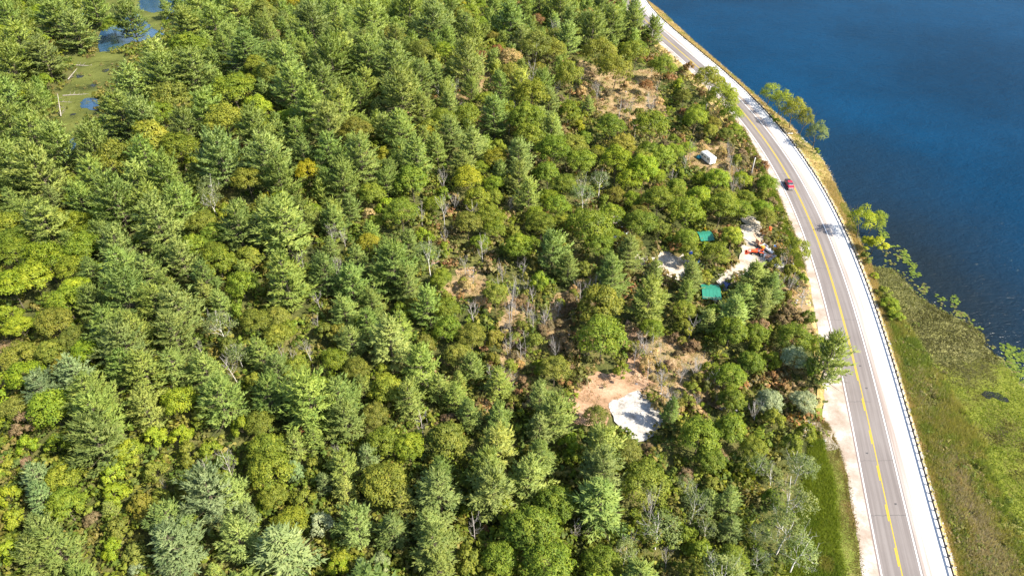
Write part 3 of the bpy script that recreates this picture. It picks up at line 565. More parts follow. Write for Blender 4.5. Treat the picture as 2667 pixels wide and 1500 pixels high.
crop(0, 500, '''P 330 230 320;P 190 180 190;P 600 60 220;P 880 90 340;P 1130 90 260;P 1340 90 260;P 1190 240 320;L 560 230 200;L 620 400 230;L 330 500 280;D 90 450 240;D 70 250 200;L 80 700 270;L 250 650 240
L 490 820 240;P 870 400 250;P 700 600 190;P 910 560 290;P 1100 600 250;Y 1345 480 220 1.1;P 1520 620 210;D 1450 400 190;D 1620 520 230;D 1500 240 210;P 1780 270 300;P 2120 250 410;P 1990 150 190
P 2120 640 320 1.2;O 1850 490 190;L 1800 680 210;P 950 760 320;P 1160 830 250;P 1330 870 290;P 700 820 200;Y 1520 740 140;P 1640 840 180;P 820 1010 300;P 1010 1040 270;P 930 1140 310;P 1300 1050 280
W 1650 1000 250;B 1480 1140 90;B 2520 560 110;B 2300 1170 140;B 2560 330 80;B 1720 1290 150;B 2360 950 100;B 2370 790 120;P 1940 1190 200;P 2060 1340 220;P 930 1300 250;P 1080 1340 290;P 1290 1300 250
P 1540 1340 250;S 550 1350 250;O 400 960 240;O 540 1100 200;L 650 1190 200;O 390 1200 210;L 150 1000 190;L 200 1370 240;L 60 900 150;O 2070 930 170;D 2200 1320 190;L 2350 600 120;L 1690 140 130
P 2480 220 190;O 2420 1040 150;O 1900 960 200;L 2090 50 140;G 1980 50 120;D 2140 1000 130;G 1460 1260 110;O 1700 1150 150;L 1080 330 120;D 200 600 160;P 760 330 180;D 1780 900 150''')
crop(850, 500, '''P 60 170 170;T 320 160 110;D 560 150 240;L 440 100 130;B 870 110 150;B 880 320 90;B 1370 80 80;B 130 340 70;B 70 560 110;B 340 690 120;G 310 370 170;L 720 320 130;W 760 480 240 1.1;P 500 560 320
P 180 690 260;P 610 700 220;D 860 640 150;D 1210 170 190;D 1250 280 160;O 1050 230 190;B 1030 520 110;B 1160 400 140;L 1430 410 210;P 1690 440 240;P 1800 560 170;D 1960 250 300;D 2030 400 210
D 1720 110 180;L 1560 170 140;D 1600 240 200;L 1590 660 130 1.3;D 1260 760 170 1.2;B 1380 760 140 1.5;B 1490 680 90;B 1110 840 80;B 1540 930 130;D 1740 820 80;O 2040 830 310;D 2060 1080 310 1.1
P 2130 640 250;P 2400 800 300;L 2430 1020 170;P 2440 600 130;D 900 870 180;P 760 850 240;D 1080 1080 210;D 900 1020 190;O 720 1120 150;P 300 980 190;P 470 1110 310;P 700 1290 260;D 60 1240 180
O 1250 1080 150;O 1400 1090 120;O 1560 1110 150;V 1810 1160 140;B 2390 1180 90;B 2500 1150 80;L 1590 1290 130;O 1700 1320 230;B 1340 1350 120;B 1230 1330 110;B 750 1370 100;P 980 1400 110
R 790 1270 80;L 2280 60 140;D 2480 60 220;O 2340 160 140;D 550 870 130;O 620 830 130;O 230 1320 180;D 420 1330 120;O 100 1050 160;D 1550 380 110;O 1230 1240 120;V 1400 1210 90;D 2200 1330 130''')
crop(1767, 500, '''D 60 150 240;D 320 110 230;D 60 340 160;D 80 450 160;N 400 330 180;D 290 460 180;P 100 640 170;P 60 740 140;D 200 640 110;P 570 640 230;P 700 720 180;P 480 790 200;P 420 900 240;P 620 830 180
D 390 1040 230;V 830 900 190;V 760 960 140;D 870 1080 230;D 590 1060 180;D 980 930 110;D 1060 1150 180;L 980 1290 150;D 880 430 180;O 650 190 140;P 1130 1240 300 1.1;K 860 1230 200;R 700 1370 110;L 380 1370 210;O 40 1000 130
B 100 980 120;O 850 590 120;D 930 650 90;O 720 540 110;D 265 880 120;D 120 600 90;V 690 80 110;D 640 20 90;D 240 1330 150''')
crop(0, 1000, '''P 680 70 320;P 730 240 350;P 740 430 380;Y 1080 190 250;L 1330 120 230;L 960 500 210;L 380 170 280;V 200 280 230;L 430 440 170;L 190 450 150;S 300 700 240;S 310 850 230;D 480 700 240;D 480 900 250
P 320 1090 210;P 430 1210 320;P 280 1280 270;N 60 820 180;N 110 1000 190;L 60 1260 190;Y 830 930 110;L 840 650 170;O 1050 880 200;O 880 1080 190;O 1010 1240 190;L 850 1200 170;S 1560 820 380;P 1710 800 250
P 1280 1000 280;S 1300 1230 380;P 1780 1160 310;S 2130 1210 390;K 2380 1040 210;K 1020 1380 140;D 2010 640 290;O 2250 860 170;D 2040 830 200;O 1930 290 190;L 1810 310 170;B 1690 590 200;B 1520 590 120;B 1215 740 60
R 2240 340 90;P 2340 400 160;P 2200 460 170;S 2200 640 130;P 1640 130 320;P 2000 90 290;P 2300 130 390;O 2340 600 140;B 2500 500 100;S 2430 740 120;P 590 1400 190;Y 1600 1400 120;L 2500 1340 160;L 1150 400 170;D 1400 500 170
S 1850 980 160;D 1680 560 140;L 1350 380 160;V 560 800 110;O 1150 640 160;O 700 560 130;D 1180 830 130;V 900 1250 100;D 50 620 120''')
crop(850, 1000, '''P 110 120 300;P 150 280 260;O 360 230 210;B 400 170 90;P 620 100 230 1.15;P 970 90 170;P 1060 230 190;P 1280 250 220;P 1590 90 180 1.1;P 1700 240 260;P 1590 330 200;P 2570 200 130 1.5;O 2010 240 180
O 900 420 280;D 420 430 230;L 610 470 220;Y 1270 470 250;P 1200 620 280;P 1600 550 250;P 1500 720 290;P 2040 470 270;P 2060 650 320;P 2050 880 380;O 2250 500 190;P 850 670 220;P 850 830 340;P 1240 810 340
D 420 740 320;D 1700 900 290;D 1310 930 190;P 590 820 120;Y 560 900 210;P 220 1060 280;P 500 1080 250;P 750 1050 240;P 800 1210 340;P 850 1390 250;B 1100 1060 160 1.1;D 1530 1080 360;D 1650 1320 340;D 1300 1300 240
O 1060 1310 200;K 400 1320 170;S 270 1370 140;D 90 1320 180;Y 150 790 170;D 2400 620 180;B 2430 900 190 1.2;B 2290 1130 140;W 2230 1250 200;D 2060 1330 250;B 2550 1290 110 1.3;V 2390 470 120;B 70 510 110;S 300 550 160
L 1820 430 170;D 1850 560 120;R 1180 1080 70;O 1390 130 120;V 800 280 90;D 1050 950 110''')
crop(1767, 1000, '''D 160 380 270;D 400 340 230;D 400 110 190;B 590 200 130;K 930 130 200;D 1130 40 170;D 720 270 170;D 560 480 200;D 850 440 170;D 230 560 200;W 600 600 200;W 710 680 180;W 920 620 230;W 850 900 360;W 800 1110 330
W 900 1260 320;O 230 740 120;P 380 880 200;P 390 1070 180;W 60 750 170;W 220 1080 170;W 600 1110 190;D 700 850 150;D 400 1310 220;W 600 1310 200;D 100 1360 210;P 240 880 150;D 70 1110 150;D 960 340 140;V 180 220 80;O 740 440 120''')
rb0 = random.Random(21)
for key, n in (('c6', 60), ('c7', 30), ('c8', 46), ('c2', 26), ('c3', 20), ('c1', 8), ('c13', 22), ('c4', 8), ('c10', 14), ('c15', 2)):
    A = np.array(CLEAR[key]); pl = CLEAR[key]; c_ = 0
    while c_ < n:
        x = rb0.uniform(A[:, 0].min(), A[:, 0].max()); y = rb0.uniform(A[:, 1].min(), A[:, 1].max())
        if not inside(x, y, pl): c_ += .02; continue
        c_ += 1; a, b_, zc = proj(x, y, 1.0)
        if (1800 < a < 1880 and 395 < b_ < 455) or (1565 < a < 1635 and 190 < b_ < 240): continue
        add_tree(rb0.choice('BBVVOTOB'), a, b_, rb0.uniform(2.0, 4.4) * FPX / zc, False)
# ---- fill trees between and behind, out to just beyond the frame
def forbidden(x, y, R=2.0):
    if x > float(lsh_x(y)) - (3.0 + R * 0.5) - (np.interp(y, [44, 60, 80, 92, 96], [12, 11, 6, 2, 0])): return True
    for k_, p in CLEAR.items():
        if inside(x, y, p): return True
    return False
KEEP = []   # lines of sight to keep open: pixel rects that fill trees must not cover
KEEPR = [(1860, 600, 2060, 770), (1690, 640, 1860, 740), (1790, 370, 1900, 450), (1560, 180, 1640, 225), (1575, 1010, 1735, 1160), (1600, 850, 1700, 1010), (1160, 690, 1270, 800), (1410, 780, 1500, 940), (140, 60, 480, 460), (1825, 725, 1900, 800), (2085, 1030, 2250, 1200), (1480, 160, 1760, 330), (1660, 930, 1880, 1060), (2040, 640, 2130, 860), (1810, 590, 1840, 640),(2000, 1180, 2260, 1500), (1690, 0, 1900, 260)]
def blocked(x, y, z, H, R):
    for s in (0.25, 0.6, 0.95):
        a, b_, zc = proj(x, y, z + H * s); rp = R * FPX / zc * .7
        for r_ in KEEPR:
            if r_[0] - rp < a < r_[2] + rp and r_[1] - rp < b_ < r_[3] + rp * .5: return True
    return False
hx = np.array([t_['x'] for t_ in TREES]); hy = np.array([t_['y'] for t_ in TREES]); hr = np.array([t_['D'] / 2 for t_ in TREES])
hp = np.array([t_['px'] for t_ in TREES]); hq = np.array([t_['py'] for t_ in TREES]); hc = [t_['code'] for t_ in TREES]
FX, FY, FR = list(hx), list(hy), list(hr)
rf = random.Random(5); fills = []
for _ in range(15000):
    y = 40 + 400 * rf.random() ** 0.9; half = 0.76 * (y * CP + CH * SP) + 14
    x = rf.uniform(-half, min(half, float(lsh_x(y))))
    z = float(terr(x, y)); a, b_, zc = proj(x, y, z + 8)
    d2 = (hp - a) ** 2 + ((hq - b_) * 1.3) ** 2
    near = np.argsort(d2)[:6]; c = hc[int(near[rf.randrange(6)])]
    if c in 'TKRGB' and rf.random() < .75: c = 'D' if b_ < 700 and a > 1100 else 'P'
    D = {'P': rf.uniform(5, 11), 'S': rf.uniform(6, 10), 'Y': rf.uniform(5, 8), 'B': rf.uniform(3, 5), 'V': rf.uniform(3, 5), 'W': rf.uniform(5, 8)}.get(c, rf.uniform(4.5, 9.5))
    if forbidden(x, y, D / 2): continue
    dd = np.hypot(np.array(FX) - x, np.array(FY) - y)
    if np.any(dd < 0.74 * (np.array(FR) + D / 2)): continue
    H = {'P': D + 2.6, 'S': D + 2.6, 'Y': D + 2.6, 'B': 2.2 * D, 'W': 1.6 * D, 'V': D}.get(c, 1.2 * D) * rf.uniform(.85, 1.05)
    if blocked(x, y, z, H, D / 2): continue
    FX.append(x); FY.append(y); FR.append(D / 2)
    kind = 'pine' if c in 'PSY' else 'birch' if c == 'W' else 'bare' if c == 'B' else 'shrub' if (c == 'V' or D < 5.5) else 'broad'
    inview = 0 < a < 2667 and 0 < b_ < 1500
    fills.append(dict(code=c, kind=kind, x=x, y=y, z=z, px=a, py=b_, D=D, H=H, hand=False, inview=inview))
TREES = [t_ for t_ in TREES if t_['x'] < float(lsh_x(t_['y'])) - 0.8 or t_['px'] > 2400 or t_['code'] == 'Q']
# choose individuals: hand placed + biggest fills in view, up to 300 pines and about 300 leafy ones
def size_px(t_): return t_['D'] / proj(t_['x'], t_['y'], t_['z'] + 6)[2]
TOP = {'pine': 'pine', 'broad': 'leafy', 'shrub': 'shrub', 'birch': 'birch', 'bare': 'bare'}
allt = TREES + [f for f in fills if f['inview']]
indiv, rest = [], [f for f in fills if not f['inview']]
for fam, lim in (('pine', 298), ('leafy', 298), ('shrub', 290), ('birch', 90), ('bare', 170)):
    L = [t_ for t_ in allt if TOP[t_['kind']] == fam]; L.sort(key=lambda t_: (-(t_['hand'] * 0.03) - size_px(t_)))
    indiv += L[:lim]; rest += L[lim:]
print('trees', len(TREES), 'fills', len(fills), 'individual', len(indiv), 'rest', len(rest))
# ---- build the individuals
rc_ = random.Random(9)
def jc(c, v=0.19):
    k = 1 + rc_.uniform(-v, v); return (c[0] * k * (1 + rc_.uniform(-.07, .07)), c[1] * k, c[2] * k * (1 + rc_.uniform(-.12, .12)), 1)
def plant(t_):
    kd, c = t_['kind'], t_['code']; D, H = t_['D'], t_['H']; z = t_['z']; rz = rc_.uniform(0, 6.28)
    if kd == 'bare':
        tm, cm, h0, r0 = rc_.choice(BARE); root = empty('bare_tree', (t_['x'], t_['y'], z - .1), rz); s = D / (2 * r0) * 1.0; sz = H / h0
        a = ob('trunk', tm, None, root); b_ = ob('branches', cm, None, root); b_['kind'] = 'stuff'
        for o in (a, b_): o.scale = (s, s, sz)
    else:
        src, nm = {'pine': (PINES, 'pine_tree'), 'broad': (BROAD, 'leafy_tree'), 'shrub': (SHRUB, 'shrub'), 'birch': (BIRCH, 'birch_tree')}[kd]
        if kd == 'pine':
            asp = H / D; src = sorted(src, key=lambda q: abs(q[2] / (2 * q[3]) - asp) + rc_.uniform(0, .9))[:3]
        tm, cm, h0, r0 = rc_.choice(src); root = empty(nm, (t_['x'], t_['y'], z - .15), rz)
        a = ob('trunk', tm, None, root); b_ = ob('crown', cm, None, root); s = D / (2 * r0) * (1.04 if kd == 'pine' else 1.0); sz = H / h0
        for o in (a, b_): o.scale = (s, s * rc_.uniform(.92, 1.08), sz)
        if c in 'R' and D < 5.5 and kd == 'pine': pass
        b_.color = jc(rc_.choice(PAL[c]))
        if kd == 'birch' and rc_.random() < .5: pass
    t_['root'] = root
    # small lean
    root.rotation_euler = (rc_.uniform(-.04, .04), rc_.uniform(-.04, .04), rz)
for t_ in indiv: plant(t_)
BANK = []
for i, (H, Rr) in enumerate([(12, 4.8), (13, 4.6), (11, 4.4)]):
    r_s = np.random.get_state; V, F_, T, NN = broad_crown(600 + i, H, Rr, 46, 150, 0.30, .12, gap=.3); cm = foliage_mesh('feathery_crown', V, F_, T, NN); cm.materials.append(M['leaf'])
    tr, sg = branching(610 + i, H * .9, Rr * 1.05, 3, 0.2, (6, 8), .2, 1.0); tm = trunkmesh('feathery_trunk', tr + sg[:300], 4); tm.materials.append(M['bark']); BANK.append((tm, cm, H, Rr))
# ------------------------------------------------------------------ trees along the lake bank
def bank_tree(code, bx, by, D, H, label, kind='broad', v=0, lean=(0, 0)):
    x, y = un(bx, by, -1.0); x, y = float(x), float(y)
    src, nm = {'broad': (BANK, 'leafy_tree'), 'birch': (BIRCH, 'leafy_tree'), 'shrub': (SHRUB, 'shrub'), 'pine': (PINES, 'pine_tree')}[kind]
    tm, cm, h0, r0 = src[v % len(src)]; z = -1.3 if x > float(cx_at(y)) + 9 else 0
    root = empty(nm, (x, y, z), v * 1.3, label, 'shrub' if kind == 'shrub' else 'tree', 'trees and bushes on the lake bank')
    a = ob('trunk', tm, None, root); b_ = ob('crown', cm, None, root); s = D / (2 * r0); sz = H / h0
    for o in (a, b_): o.scale = (s, s, sz)
    b_.color = jc(rc_.choice(PAL[code]), .06); root.rotation_euler = (lean[0], lean[1], v * 1.3)
bank_tree('N', 1996, 279, 9, 11, 'golden green willow-like tree, uppermost of the clump on the lake bank', 'broad', 0, (0, .05))
bank_tree('N', 2026, 304, 9.5, 12, 'golden green spreading tree, second from the top on the lake bank', 'broad', 3)
bank_tree('G', 2056, 334, 10.0, 13.5, 'brightest yellow-green tree leaning over the lake, tallest of the bank clump', 'broad', 1)
bank_tree('O', 2082, 352, 6.0, 12, 'thin olive tree just right of the bright yellow-green lake bank tree', 'broad', 5, (0, .1))
bank_tree('W', 2116, 388, 7.6, 12.0, 'lone rounded grey-green tree at the waterline above the grassy bank', 'broad', 2)
bank_tree('L', 2126, 398, 2.6, 2.2, 'small green bush at the foot of the lone waterline tree', 'shrub', 1)
bank_tree('L', 2018, 330, 3.0, 2.6, 'low bush below the golden trees beside the guardrail', 'shrub', 0)
bank_tree('L', 2008, 312, 2.4, 2.2, 'small yellow bush below the uppermost lake bank trees', 'shrub', 2)
bank_tree('N', 2231, 622, 7.8, 12.5, 'tall ragged yellow-green tree leaning out over the dark shallows', 'broad', 2, (0, .08))
bank_tree('N', 2262, 606, 5.5, 9.5, 'smaller leaning tree right of the ragged tall bank tree', 'broad', 4, (0, .2))
bank_tree('N', 2268, 662, 7.2, 6.5, 'broad yellow-green bush at the waterline where the lily mats begin', 'shrub', 0)
bank_tree('O', 2250, 682, 4.0, 3.6, 'olive bush at the foot of the bank above the leaf mat', 'shrub', 1)
bank_tree('L', 2312, 800, 5.5, 3.4, 'bright green willow bush in the upper marsh edge', 'shrub', 2)
bank_tree('L', 2330, 835, 4.2, 3.0, 'second bright green bush in the marsh, below the first', 'shrub', 0)
bank_tree('D', 2300, 770, 4.5, 3.0, 'darker green bush in the marsh, above the bright green ones', 'shrub', 1)
bank_tree('N', 2275, 722, 2.6, 2.0, 'yellow-green tuft of bush beside the guardrail rocks', 'shrub', 2)
# ------------------------------------------------------------------ the rest of the forest as joined stuff
LODP = [pine_crown(500 + i, H, Rr, 3.4, cone) + (H, Rr) for i, (H, Rr, cone) in enumerate([(12.5, 5.0, .55), (12.5, 5.4, .46), (13, 4.6, .65)])]
LODB = [broad_crown(520 + i, H, Rr, 13, 42, 0.78, .25) + (H, Rr) for i, (H, Rr) in enumerate([(13, 5.0), (12, 4.6)])]
LODS = [broad_crown(540 + i, H, Rr, 5, 15, 0.52, .0) + (H, Rr) for i, (H, Rr) in enumerate([(2.4, 1.6), (1.8, 1.8), (3, 1.6), (2.2, 2.0)])]
def joined(name, items, kinds, k):
    Vs, Fs, Ts, Cs, Ns = [], [], [], [], []; n = 0
    for (x, y, z, D, H, col, v) in items:
        V, F_, T, NN, h0, r0 = kinds[v % len(kinds)]; a = rng.random() * 6.28; s = D / (2 * r0); ca, sa = math.cos(a) * s, math.sin(a) * s; c1, s1 = math.cos(a), math.sin(a)
        Ns.append(np.stack([NN[:, 0] * c1 - NN[:, 1] * s1, NN[:, 0] * s1 + NN[:, 1] * c1, NN[:, 2]], -1))
        P = np.stack([V[:, 0] * ca - V[:, 1] * sa + x, V[:, 0] * sa + V[:, 1] * ca + y, V[:, 2] * H / h0 + z], -1)
        Vs.append(P); Fs.append(F_ + n); Ts.append(T); Cs.append(np.tile(np.array(col[:3]), (len(V), 1))); n += len(V)
    if not Vs: return
    o = ob(name, foliage_mesh(name, np.concatenate(Vs), np.concatenate(Fs), np.concatenate(Ts), np.concatenate(Ns), {'col': np.concatenate(Cs)}), M['stuffleaf'])
    return tag(o, kind='stuff')
rp = [(t_['x'], t_['y'], t_['z'], t_['D'], t_['H'], jc(rc_.choice(PAL[t_['code']])), i) for i, t_ in enumerate(rest) if t_['kind'] == 'pine']
rb = [(t_['x'], t_['y'], t_['z'], t_['D'], t_['H'], jc(rc_.choice(PAL[t_['code'] if t_['code'] != 'B' else 'O'])), i) for i, t_ in enumerate(rest) if t_['kind'] != 'pine']
joined('background_pines', rp, LODP, 3); joined('background_leafy_trees', rb, LODB, 4)
# ---- undergrowth
und = []; tx = np.array(FX); ty = np.array(FY); tr_ = np.array(FR)
cols_u = [(0.15, 0.175, 0.022), (0.12, 0.165, 0.02), (0.18, 0.185, 0.03), (0.10, 0.14, 0.025), (0.19, 0.17, 0.04), (0.16, 0.20, 0.02)]
cols_t = [(0.24, 0.18, 0.08), (0.22, 0.175, 0.065), (0.18, 0.17, 0.04), (0.24, 0.14, 0.055), (0.19, 0.15, 0.07), (0.14, 0.16, 0.03), (0.17, 0.18, 0.04)]
for _ in range(90000):
    y = 55 + 330 * rf.random() ** 1.1; half = 0.76 * (y * CP + CH * SP) + 4; x = rf.uniform(-half, min(half, float(lsh_x(y)) - .8))
    if len(und) > 12000: break
    d = np.hypot(tx - x, ty - y) - tr_
    z = float(terr(x, y)); a, b_, zc = proj(x, y, z)
    if d.min() < -1.0 and rf.random() < .8: continue
    inc = None
    for k_, p in CLEAR.items():
        if inside(x, y, p): inc = k_; break
    if inc in ('pad', 'yard', 'drive', 'pond') or (inc == 'swale' and rf.random() < .8): continue
    if inc and rf.random() < {'c7': .3, 'c6': .35, 'c8': .35, 'c9': .96, 'c5': .9, 'c1': .75, 'c2': .45, 'c3': .4}.get(inc, .6): continue
    road_d = float(lsh_x(y)) - x
    if b_ > 1140 and road_d < 14: continue
    nearc = (1130 < a < 2130 and 160 < b_ < 1080) or road_d < 14
    dry = float(vnoise(x, y, 9, 31)) + (.25 if road_d < 12 else 0)
    c = rf.choice(cols_t) if (nearc and dry > .52) or inc else rf.choice(cols_u)
    s = rf.uniform(.5, 1.2) * (0.62 if inc or road_d < 3 else 1.25)
    und.append((x, y, z, 3.4 * s, 2.3 * s * rf.uniform(.6, 1.2), jc(c), rf.randrange(4)))
joined('undergrowth', und, LODS, 4)
# ---- floating lily pads, denser in the bright patches and loose between them
pc, pr, pcol = [], [], []
LILY.append(([tuple(un(a, b, MZ)) for a, b in [(2290,625),(2340,642),(2362,660),(2375,700),(2340,692),(2300,690),(2285,660)]], 20))
LILY.append(([tuple(un(a, b, MZ)) for a, b in [(2440,770),(2500,800),(2540,845),(2520,850),(2470,815)]], 21))
LILY.append(([tuple(un(a + dx, b + dy, MZ)) for (dx, dy) in ((14, -10),) for a, b in mat_edge] + [tuple(un(a - 10, b + 8, MZ)) for a, b in mat_edge[::-1]], 22))
for poly, k in LILY:
    A = np.array(poly); ar = np.ptp(A[:, 0]) * np.ptp(A[:, 1]); n = int(ar * (5.5 if k < 20 else 1.1))
    for _ in range(n):
        x = rf.uniform(A[:, 0].min(), A[:, 0].max()); y = rf.uniform(A[:, 1].min(), A[:, 1].max())
        if inside(x + rf.gauss(0, .25), y + rf.gauss(0, .25), poly) and float(vnoise(x, y, 1.3, 77)) > (.22 if k < 20 else .45):
            pc.append((x, y, MZ - .02 + rf.random() * .12)); pr.append(rf.uniform(.18, .42)); g_ = rf.random(); pcol.append((0.10 + .06 * g_, 0.155 + .05 * g_, 0.02) if k not in (8,) and k < 20 else (0.15, 0.14, 0.04) if g_ < .6 else (0.16, 0.2, 0.03))
pc = np.array(pc); pr = np.array(pr); an_ = np.arange(6) * math.pi / 3
hexv = np.stack([np.cos(an_), np.sin(an_), 0 * an_], -1); tilt = rng.normal(0, .12, (len(pc), 2))
Vp = pc[:, None, :] + hexv[None] * pr[:, None, None]; Vp[:, :, 2] += (hexv[None, :, 0] * tilt[:, :1] + hexv[None, :, 1] * tilt[:, 1:]) * pr[:, None]
Vp = Vp.reshape(-1, 3); tag(ob('lily_pads', npmesh('lily_pads', Vp, np.arange(len(Vp)).reshape(-1, 6), {'tint': np.repeat(rng.normal(0, .4, len(pc)).clip(-1, 1), 6), 'col': np.repeat(np.array(pcol), 6, 0)}), M['stuffleaf']), kind='stuff')
# ---- grasses
def blades(name, pts, hts, cols, per=5, wd=0.10, spread=0.35, lean=0.45):
    P = np.repeat(np.array(pts), per, 0); n = len(P); h = np.repeat(np.array(hts), per) * rng.uniform(.6, 1.15, n)
    P = P + np.c_[rng.normal(0, spread, (n, 2)), np.zeros(n)]; d = unit(np.c_[rng.normal(0, lean, (n, 2)), np.ones(n)]); si = unit(np.cross(d, rvec(rng, n)))
    V, F_ = tris_from(P, d, si, h, np.full(n, wd) * rng.uniform(.7, 1.4, n)); T = np.repeat(np.clip(rng.normal(0, .45, n), -1, 1), 3)
    o = ob(name, npmesh(name, V, F_, {'tint': T, 'col': np.repeat(np.repeat(np.array(cols), per, 0), 3, 0)}), M['stuffleaf']); return tag(o, kind='stuff')
G1, G2, G3, G4, G5 = (0.19, 0.22, 0.045), (0.26, 0.24, 0.07), (0.38, 0.28, 0.13), (0.33, 0.27, 0.18), (0.15, 0.19, 0.04)
# bank grass
pt, ht, cc = [], [], []
for _ in range(15000):
    y = rf.uniform(48, 400) if rf.random() < .5 else rf.uniform(48, 200); s = float(shore_x(y)); c0 = float(cx_at(y)); u_ = rf.random(); x = c0 + 10.4 + u_ * (s - c0 - 10.2)
    if s - c0 < 10.6: x = c0 + rf.uniform(9.6, 10.6)
    if x < c0 + 10.9 and rf.random() < .55 and y < 260: continue
    k = float(vnoise(x, y, 4, 40)) + (0.16 if y > 190 else 0.08); k += .42 * max(0.0, 1 - (x - c0 - 9.6) / 4.5); pt.append((x, y, float(bank_z(np.array([x]), np.array([y]))[0]) - .05)); ht.append(rf.uniform(.35, .9)); cc.append(G3 if k > .62 else G2 if k > .38 else G1)
blades('bank_grass', pt, ht, cc, 7)
# reeds in the marsh, between the bank and the leaf mats
ZR = [tuple(un(a, b, MZ)) for a, b in [(2290,775),(2330,800),(2360,850),(2390,900),(2420,960),(2450,1010),(2500,1060),(2530,1120),(2540,1200),(2570,1290),(2620,1380),(2680,1440),(2720,1560),(2510,1560),(2480,1400),(2446,1300),(2415,1195),(2385,1080),(2360,1000),(2335,910),(2310,840)]]
ZT = [tuple(un(a, b, MZ)) for a, b in [(2455,1190),(2490,1185),(2520,1230),(2540,1300),(2590,1380),(2640,1460),(2660,1560),(2560,1560),(2510,1440),(2480,1340),(2462,1260)]]
ZT2 = [tuple(un(a, b, MZ)) for a, b in [(2385,980),(2410,970),(2430,1020),(2425,1080),(2400,1090),(2388,1040)]]
A = np.array(ZR); pt, ht, cc = [], [], []
while len(pt) < 17000:
    x = rf.uniform(A[:, 0].min(), A[:, 0].max()); y = rf.uniform(A[:, 1].min(), A[:, 1].max())
    if not inside(x + rf.gauss(0, 1.8), y + rf.gauss(0, 3), ZR): continue
    k = .5 * float(vnoise(x, y, 5, 50)) + .5 * float(vnoise(x, y, 1.6, 51));
    if float(vnoise(x, y, 2.2, 54)) < .22: continue
    k = k * 1.4 - .2; jx, jy = x + rf.gauss(0, 1.6), y + rf.gauss(0, 3); tan_ = inside(jx, jy, ZT) or inside(jx, jy, ZT2)
    if tan_: c = G4 if k > .42 else (0.36, 0.27, 0.16) if k > .3 else G2
    else: c = G2 if k > .56 else G1 if k > .3 else G5
    pt.append((x, y, MZ)); ht.append(rf.uniform(.7, 1.7)); cc.append(c)
blades('marsh_reeds', pt, ht, cc, 7, 0.12)
cl_ = []
while len(cl_) < 620:
    x = rf.uniform(A[:, 0].min() - 3, A[:, 0].max() + 3); y = rf.uniform(A[:, 1].min(), A[:, 1].max())
    if not inside(x + rf.gauss(0, 2), y + rf.gauss(0, 3), ZR) or float(vnoise(x, y, 6, 57)) < .38 or x < float(shore_x(y)) - 1: continue
    q_ = rf.uniform(.6, 1.6); cl_.append((x, y, MZ, 1.15 * q_, .75 * q_, jc(rf.choice([(0.17, 0.20, 0.035), (0.22, 0.21, 0.06), (0.26, 0.21, 0.10), (0.13, 0.17, 0.03)])), rf.randrange(4)))
joined('marsh_clumps', cl_, LODS, 4)
# rougher leaves standing on the mats
A = np.array(MARSH); pt, ht, cc = [], [], []
while len(pt) < 16000:
    x = rf.uniform(A[:, 0].min(), A[:, 0].max()); y = rf.uniform(55, A[:, 1].max())
    if not inside(x, y, MARSH): continue
    k = .55 * float(vnoise(x, y, 14, 52)) + .45 * float(vnoise(x, y, 3, 53)); pt.append((x, y, MZ)); ht.append(rf.uniform(.15, .5)); a_, b_, _z = proj(x, y, MZ)
    g_ = b_ > 1010 or a_ > 2600
    cc.append(((0.165, 0.205, 0.025) if k > .48 else (0.13, 0.12, 0.03) if k > .36 else (0.06, 0.045, 0.02)) if g_ else ((0.14, 0.14, 0.05) if k > .5 else (0.09, 0.085, 0.03)))
blades('mat_leaves', pt, ht, cc, 5, 0.22, 0.5, 1.1)
# verge grass by the forest side, tall soft grass lower right of the birches, brown strip beside the gravel
pt, ht, cc = [], [], []
for _ in range(26000):
    y = rf.uniform(46, 96) if rf.random() < .72 else rf.uniform(150, 245); wv_ = float(np.interp(y, [44, 60, 80, 92, 97, 150, 180, 210, 240], [15, 14, 9, 4.5, 1, 2.5, 4, 4, 4])); d = rf.random() * wv_; x = float(lsh_x(y)) - d
    brown = d < (2.6 + 1.2 * float(vnoise(x, y, 3, 60)) if y < 100 else .8)
    k = float(vnoise(x, y, 4, 61)); pt.append((x, y, .02)); ht.append(rf.uniform(.2, .45) if brown else rf.uniform(.5, 1.2))
    cc.append(((0.22, 0.18, 0.07) if k > .4 else (0.3, 0.22, 0.11)) if brown else ((0.17, 0.21, 0.025) if k > .5 else (0.13, 0.18, 0.022)) if k > .25 else (0.22, 0.21, 0.05))
blades('verge_grass', pt, ht, cc, 6, 0.11)
# brush and dry grass in the clearings
pt, ht, cc = [], [], []
for k_ in ('c1', 'c2', 'c3', 'c4', 'c5', 'c6', 'c7', 'c8', 'c9', 'c13', 'c12', 'swale'):
    A = np.array(CLEAR[k_]); ar = (np.ptp(A[:, 0]) * np.ptp(A[:, 1])); 
    for _ in range(int(min(2600, ar * 2.2))):
        x = rf.uniform(A[:, 0].min(), A[:, 0].max()); y = rf.uniform(A[:, 1].min(), A[:, 1].max())
        if inside(x, y, CLEAR[k_]) and float(vnoise(x, y, 3, 70)) > (.62 if k_ == 'c9' else .42):
            pt.append((x, y, float(terr(x, y)) + .1)); ht.append(rf.uniform(.3, .8)); cc.append(rf.choice([(0.16, 0.19, 0.04), (0.22, 0.22, 0.06), (0.12, 0.13, 0.03)]) if k_ == 'swale' else rf.choice([(0.4, 0.27, 0.14), (0.33, 0.2, 0.1), (0.25, 0.2, 0.07), (0.42, 0.32, 0.2)]))
blades('dry_bracken', pt, ht, cc, 6, 0.16, .4, .7)
